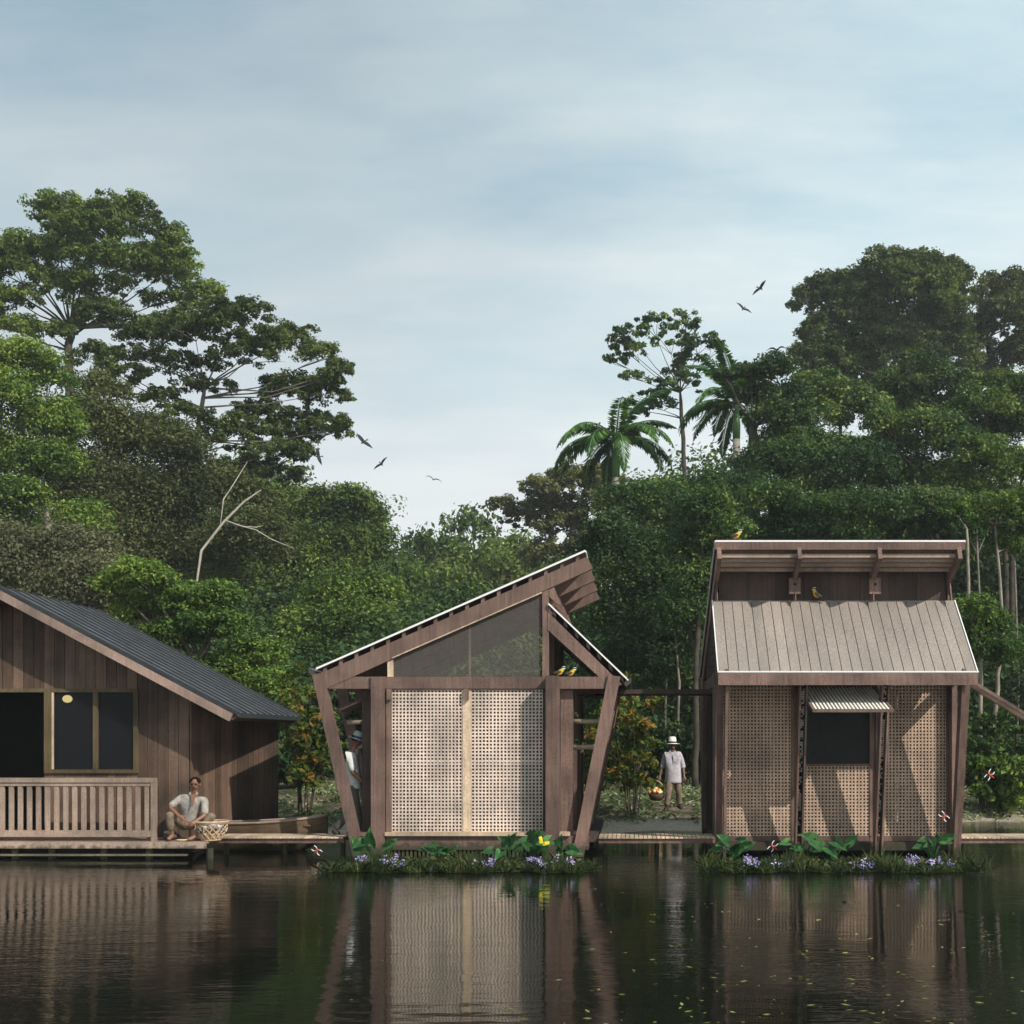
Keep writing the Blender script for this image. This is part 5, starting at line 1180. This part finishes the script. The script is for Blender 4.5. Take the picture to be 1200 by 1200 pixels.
def arum(px, py, Y, seed, lab, k=1.0):
    r_ = random.Random(seed); b0 = P(px, py, Y); b0.z = .02; root = thing('arrowhead_plant', b0, lab, 'plant', 'arrowhead plants in the shallows')
    for i in range(7):
        az = -PI/2+r_.uniform(-.5, .5)+(i-3)*.5; h = r_.uniform(.20, .40)*k; out_ = r_.uniform(.08, .26)*k
        tip0 = b0+Vector((math.cos(az)*out_+r_.uniform(-.1, .1), math.sin(az)*out_*.5, h))
        st = MB().tube([b0, b0.lerp(tip0, .5)+Vector((0, 0, .06)), tip0], [.011, .009, .006], 5).build('stem', 'leaf_taro', root, True)
        ln = r_.uniform(.11, .23)*k; d = Vector((math.cos(az), -.35, r_.choice([.9, .35, -.2]))).normalized(); s_ = d.cross(Vector((0, -1, .3))).normalized(); nn = s_.cross(d).normalized()
        Q = lambda a, b_, c_=0: tip0+d*a*ln+s_*b_*ln+nn*c_*ln
        mb = MB(); cen = [Q(0, 0), Q(.35, 0, -.03), Q(.7, 0, -.03), Q(1.05, 0, -.12)]
        for sg in (-1, 1):
            ed = [Q(-.42, sg*.30, .02), Q(-.05, sg*.40, .10), Q(.30, sg*.34, .10), Q(.68, sg*.18, .04)]
            mb.add([cen[0], ed[0], ed[1]], [(0, 1, 2)]); mb.add([cen[0], ed[1], ed[2], cen[1]], [(0, 1, 2, 3)]); mb.add([cen[1], ed[2], ed[3], cen[2]], [(0, 1, 2, 3)]); mb.add([cen[2], ed[3], cen[3]], [(0, 1, 2)])
        o = mb.build('leaf', 'leaf_taro', root); m = o.modifiers.new('thick', 'SOLIDIFY'); m.thickness = .004
for i, (px, Y, k, where) in enumerate(((440, -1.1, 1.15, 'at the left foot of the slanted pavilion'), (513, -1.0, .8, 'left of the middle of the slanted pavilion sill'), (596, -1.1, 1.0, 'below the right lattice panel of the slanted pavilion'), (622, -1.0, 1.15, 'just left of the yellow butterfly'), (660, -1.2, 1.1, 'at the right leaning post of the slanted pavilion'),
        (862, -1.1, 1.05, 'under the left bay of the lean-to pavilion'), (943, -1.0, .95, 'at the left ornament post of the lean-to pavilion'), (975, -1.1, 1.15, 'under the middle bay of the lean-to pavilion'), (1092, -1.1, 1.05, 'under the right bay of the lean-to pavilion'))):
    arum(px, 1000, Y-.25, 60+i, 'large arrow shaped green leaves '+where, k)
def hyacinth(px, py, seed, lab, n=5):
    r_ = random.Random(seed); Y = -2.15; b0 = P(px, 1010, Y); b0.z = .02; root = thing('water_hyacinth', b0, lab, 'flower', 'flowering water hyacinths')
    top = P(px, py, Y).z
    for i in range(n):
        x = b0.x+r_.uniform(-.20, .20); z = top+r_.uniform(-.07, .05); y = Y+r_.uniform(-.12, .12)
        MB().tube([(b0.x+(x-b0.x)*.4, Y, .01), (x, y, z-.03)], .007, 5).build('stem', 'leaf_taro', root)
        mb = MB()
        for k in range(16):
            c = Vector((x, y, z))+Vector((r_.gauss(0, .022), r_.gauss(0, .022), r_.uniform(-.06, .06))); d = Vector((r_.uniform(-1, 1), r_.uniform(-1, .3), r_.uniform(-.4, 1))).normalized(); s_ = d.orthogonal().normalized()
            mb.add([c, c+d*.020+s_*.012, c+d*.040, c+d*.020-s_*.012], [(0, 1, 2, 3)])
        mb.build('blossom', 'petal' if i % 3 else 'petal_pale', root)
for i, (px, py, where) in enumerate(((432, 1010, 'leftmost lilac blossoms under the slanted pavilion'), (463, 1010, 'second lilac blossoms from the left under the slanted pavilion'), (566, 1012, 'lilac blossoms below the middle of the slanted pavilion'), (634, 1013, 'lilac blossoms below the yellow butterfly'), (662, 1011, 'rightmost lilac blossoms under the slanted pavilion'),
        (886, 1010, 'leftmost lilac blossoms under the lean-to pavilion'), (917, 1013, 'second lilac blossoms from the left under the lean-to pavilion'), (1013, 1012, 'lilac blossoms right of the middle bay posts'), (1071, 1009, 'lilac blossoms under the right lattice bay'), (1104, 1013, 'rightmost lilac blossoms under the lean-to pavilion'))):
    hyacinth(px, py, 80+i, where, 6)
# drifting leaves
n = 300; d = CAMH*F/rng.uniform(139, 345, n); px = np.where(rng.uniform(0, 1, n) < .8, rng.uniform(690, 1210, n), rng.uniform(380, 1210, n)); y = d-CAMD; x = (px-CX)*d/F
clx = .6*np.sin(np.arange(n)//14*2.3); x = x+clx*.3
pos = np.stack([x, y, np.full(n, .006)], 1)
ob = npmesh('drifting_leaves', leafquads(pos, np.array([[0, 0, 1.]])+unit(n)*.15, rng.uniform(.012, .042, n), .4), 4, 'leaf_float'); tag(ob, 'small yellowish leaves drifting on the dark water', 'leaves', kind='stuff')
# planter troughs
def trough(px0, px1, py, Y, lab, seed):
    a, b = P(px0, py, Y), P(px1, py, Y); r = .045; root = thing('planter_trough', (a+b)/2, lab, 'planter', 'pale planter troughs between the posts')
    mb = MB(); mb.tube([a, b], r, 10); mb.build('trough', 'trough', root, True)
    cl = [clump(tuple(a.lerp(b, (i+.5)/4)+Vector((0, 0, .08))), (.07, .06, .07), 60, .035, npuff=3) for i in range(4)]
    npmesh('seedlings', np.concatenate(cl), 4, 'leaf_dark', root)
trough(671.5, 705, 845.5, .35, 'upper planter trough between the right posts', 1)
trough(671.5, 699, 875.5, .35, 'lower planter trough between the right posts', 2)
trough(407, 424, 846.5, .9, 'planter trough above the hat of the walking man', 3)
trough(419, 432, 875, 1.3, 'short planter trough in front of the walking man\'s face', 4)

# ================================================================== WORLD, SUN, CAMERA
EL, AZ = math.radians(38), math.radians(50)      # sun height; azimuth from the facade normal towards the right
sd = Vector((math.sin(AZ)*math.cos(EL), -math.cos(AZ)*math.cos(EL), math.sin(EL)))
sun = bpy.data.lights.new('sun', 'SUN'); sun.energy = 4.4; sun.angle = math.radians(.6); sun.color = (1, .91, .80)
so = bpy.data.objects.new('sun', sun); C.objects.link(so); so.rotation_euler = sd.to_track_quat('Z', 'Y').to_euler(); so.location = sd*60
W = bpy.data.worlds.new('World'); S.world = W; W.use_nodes = True; t = W.node_tree; t.nodes.clear()
out = t.nodes.new('ShaderNodeOutputWorld'); bg = t.nodes.new('ShaderNodeBackground'); L(t, bg.outputs[0], out.inputs[0])
sky = t.nodes.new('ShaderNodeTexSky'); sky.sky_type = 'NISHITA'; sky.sun_disc = False; sky.sun_elevation = EL; sky.sun_rotation = math.atan2(sd.x, sd.y)
sky.air_density = 1.2; sky.dust_density = 2.5; sky.ozone_density = 1.5
tc = t.nodes.new('ShaderNodeTexCoord'); sp = t.nodes.new('ShaderNodeSeparateXYZ'); L(t, tc.outputs['Generated'], sp.inputs[0])
zc = N(t, 'ShaderNodeMath', operation='ADD'); L(t, sp.outputs[2], zc.inputs[0]); zc.inputs[1].default_value = .22
zm = N(t, 'ShaderNodeMath', operation='MAXIMUM'); L(t, zc.outputs[0], zm.inputs[0]); zm.inputs[1].default_value = .1
cb = t.nodes.new('ShaderNodeCombineXYZ')
for i in (0, 1):
    dv = N(t, 'ShaderNodeMath', operation='DIVIDE'); L(t, sp.outputs[i], dv.inputs[0]); L(t, zm.outputs[0], dv.inputs[1]); L(t, dv.outputs[0], cb.inputs[i])
n1 = noise(t, 1.6, vec=cb.outputs[0], stretch=(.75, 1.9, 1), detail=9, rough=.60)
n2 = noise(t, .6, vec=cb.outputs[0], stretch=(1, 1.6, 1), detail=3)
cm = ramp(t, n1.outputs['Fac'], [(.36, (.0, .0, .0)), (.66, (1, 1, 1))])
hz = N(t, 'ShaderNodeMapRange'); L(t, sp.outputs[2], hz.inputs[0]); hz.inputs[1].default_value = .02; hz.inputs[2].default_value = .50; hz.inputs[3].default_value = 1; hz.inputs[4].default_value = 0
# cloud veil: thin high cloud over the physical sky
k = .1
clc = mix(t, (4.4, 6.2, 7.0), (7.8, 8.5, 8.6), cm.outputs[0])
gr = ramp(t, n2.outputs['Fac'], [(.35, (.84, .88, .91)), (.6, (1.04, 1.05, 1.03))])
clc = mix(t, clc, gr.outputs[0], 1, 'MULTIPLY')
xm = N(t, 'ShaderNodeMath', operation='MULTIPLY_ADD'); L(t, n2.outputs['Fac'], xm.inputs[0]); xm.inputs[1].default_value = .5; L(t, sp.outputs[0], xm.inputs[2])
xr_ = ramp(t, xm.outputs[0], [(.0, (.72, .73, .745)), (.5, (1.06, 1.06, 1.06))])      # a darker bank of cloud on the left
clc = mix(t, clc, xr_.outputs[0], 1, 'MULTIPLY')
hzc = N(t, 'ShaderNodeMath', operation='POWER'); L(t, hz.outputs[0], hzc.inputs[0]); hzc.inputs[1].default_value = 1.3
clc = mix(t, clc, (10.6, 10.5, 10.1), hzc.outputs[0])
c = mix(t, sky.outputs[0], clc, .82)
L(t, c, bg.inputs[0]); bg.inputs[1].default_value = .1

# morning air over the river
hb_ = MB().box(-255, 255, -64, 264, -2.4, 34); hz_ = nt('haze'); vm, vt, vo = hz_
vp = N(vt, 'ShaderNodeVolumePrincipled'); vp.inputs['Color'].default_value = (.86, .92, .95, 1); vp.inputs['Density'].default_value = .0006; vp.inputs['Anisotropy'].default_value = .2
L(vt, vp.outputs[0], vo.inputs['Volume']); ho = hb_.build('haze', vm); tag(ho, 'thin pale haze in the air over the river and forest', 'haze', kind='stuff')
S.cycles.volume_bounces = 0
cd = bpy.data.cameras.new('camera'); cam = bpy.data.objects.new('camera', cd); C.objects.link(cam); S.camera = cam
cam.location = (0, -CAMD, CAMH); cam.rotation_euler = (PI/2, 0, 0)
cd.lens = F/1200*36; cd.sensor_width = 36; cd.shift_x = (600-CX)/1200; cd.shift_y = (CY-600)/1200; cd.clip_end = 3000; cd.clip_start = .1
S.view_settings.view_transform = 'Standard'; S.view_settings.look = 'None'; S.view_settings.exposure = .22; S.view_settings.gamma = 1
S.render.engine = 'CYCLES'; S.cycles.use_denoising = True; S.cycles.max_bounces = 6; S.cycles.transparent_max_bounces = 12
S.cycles.transmission_bounces = 4; S.cycles.diffuse_bounces = 3
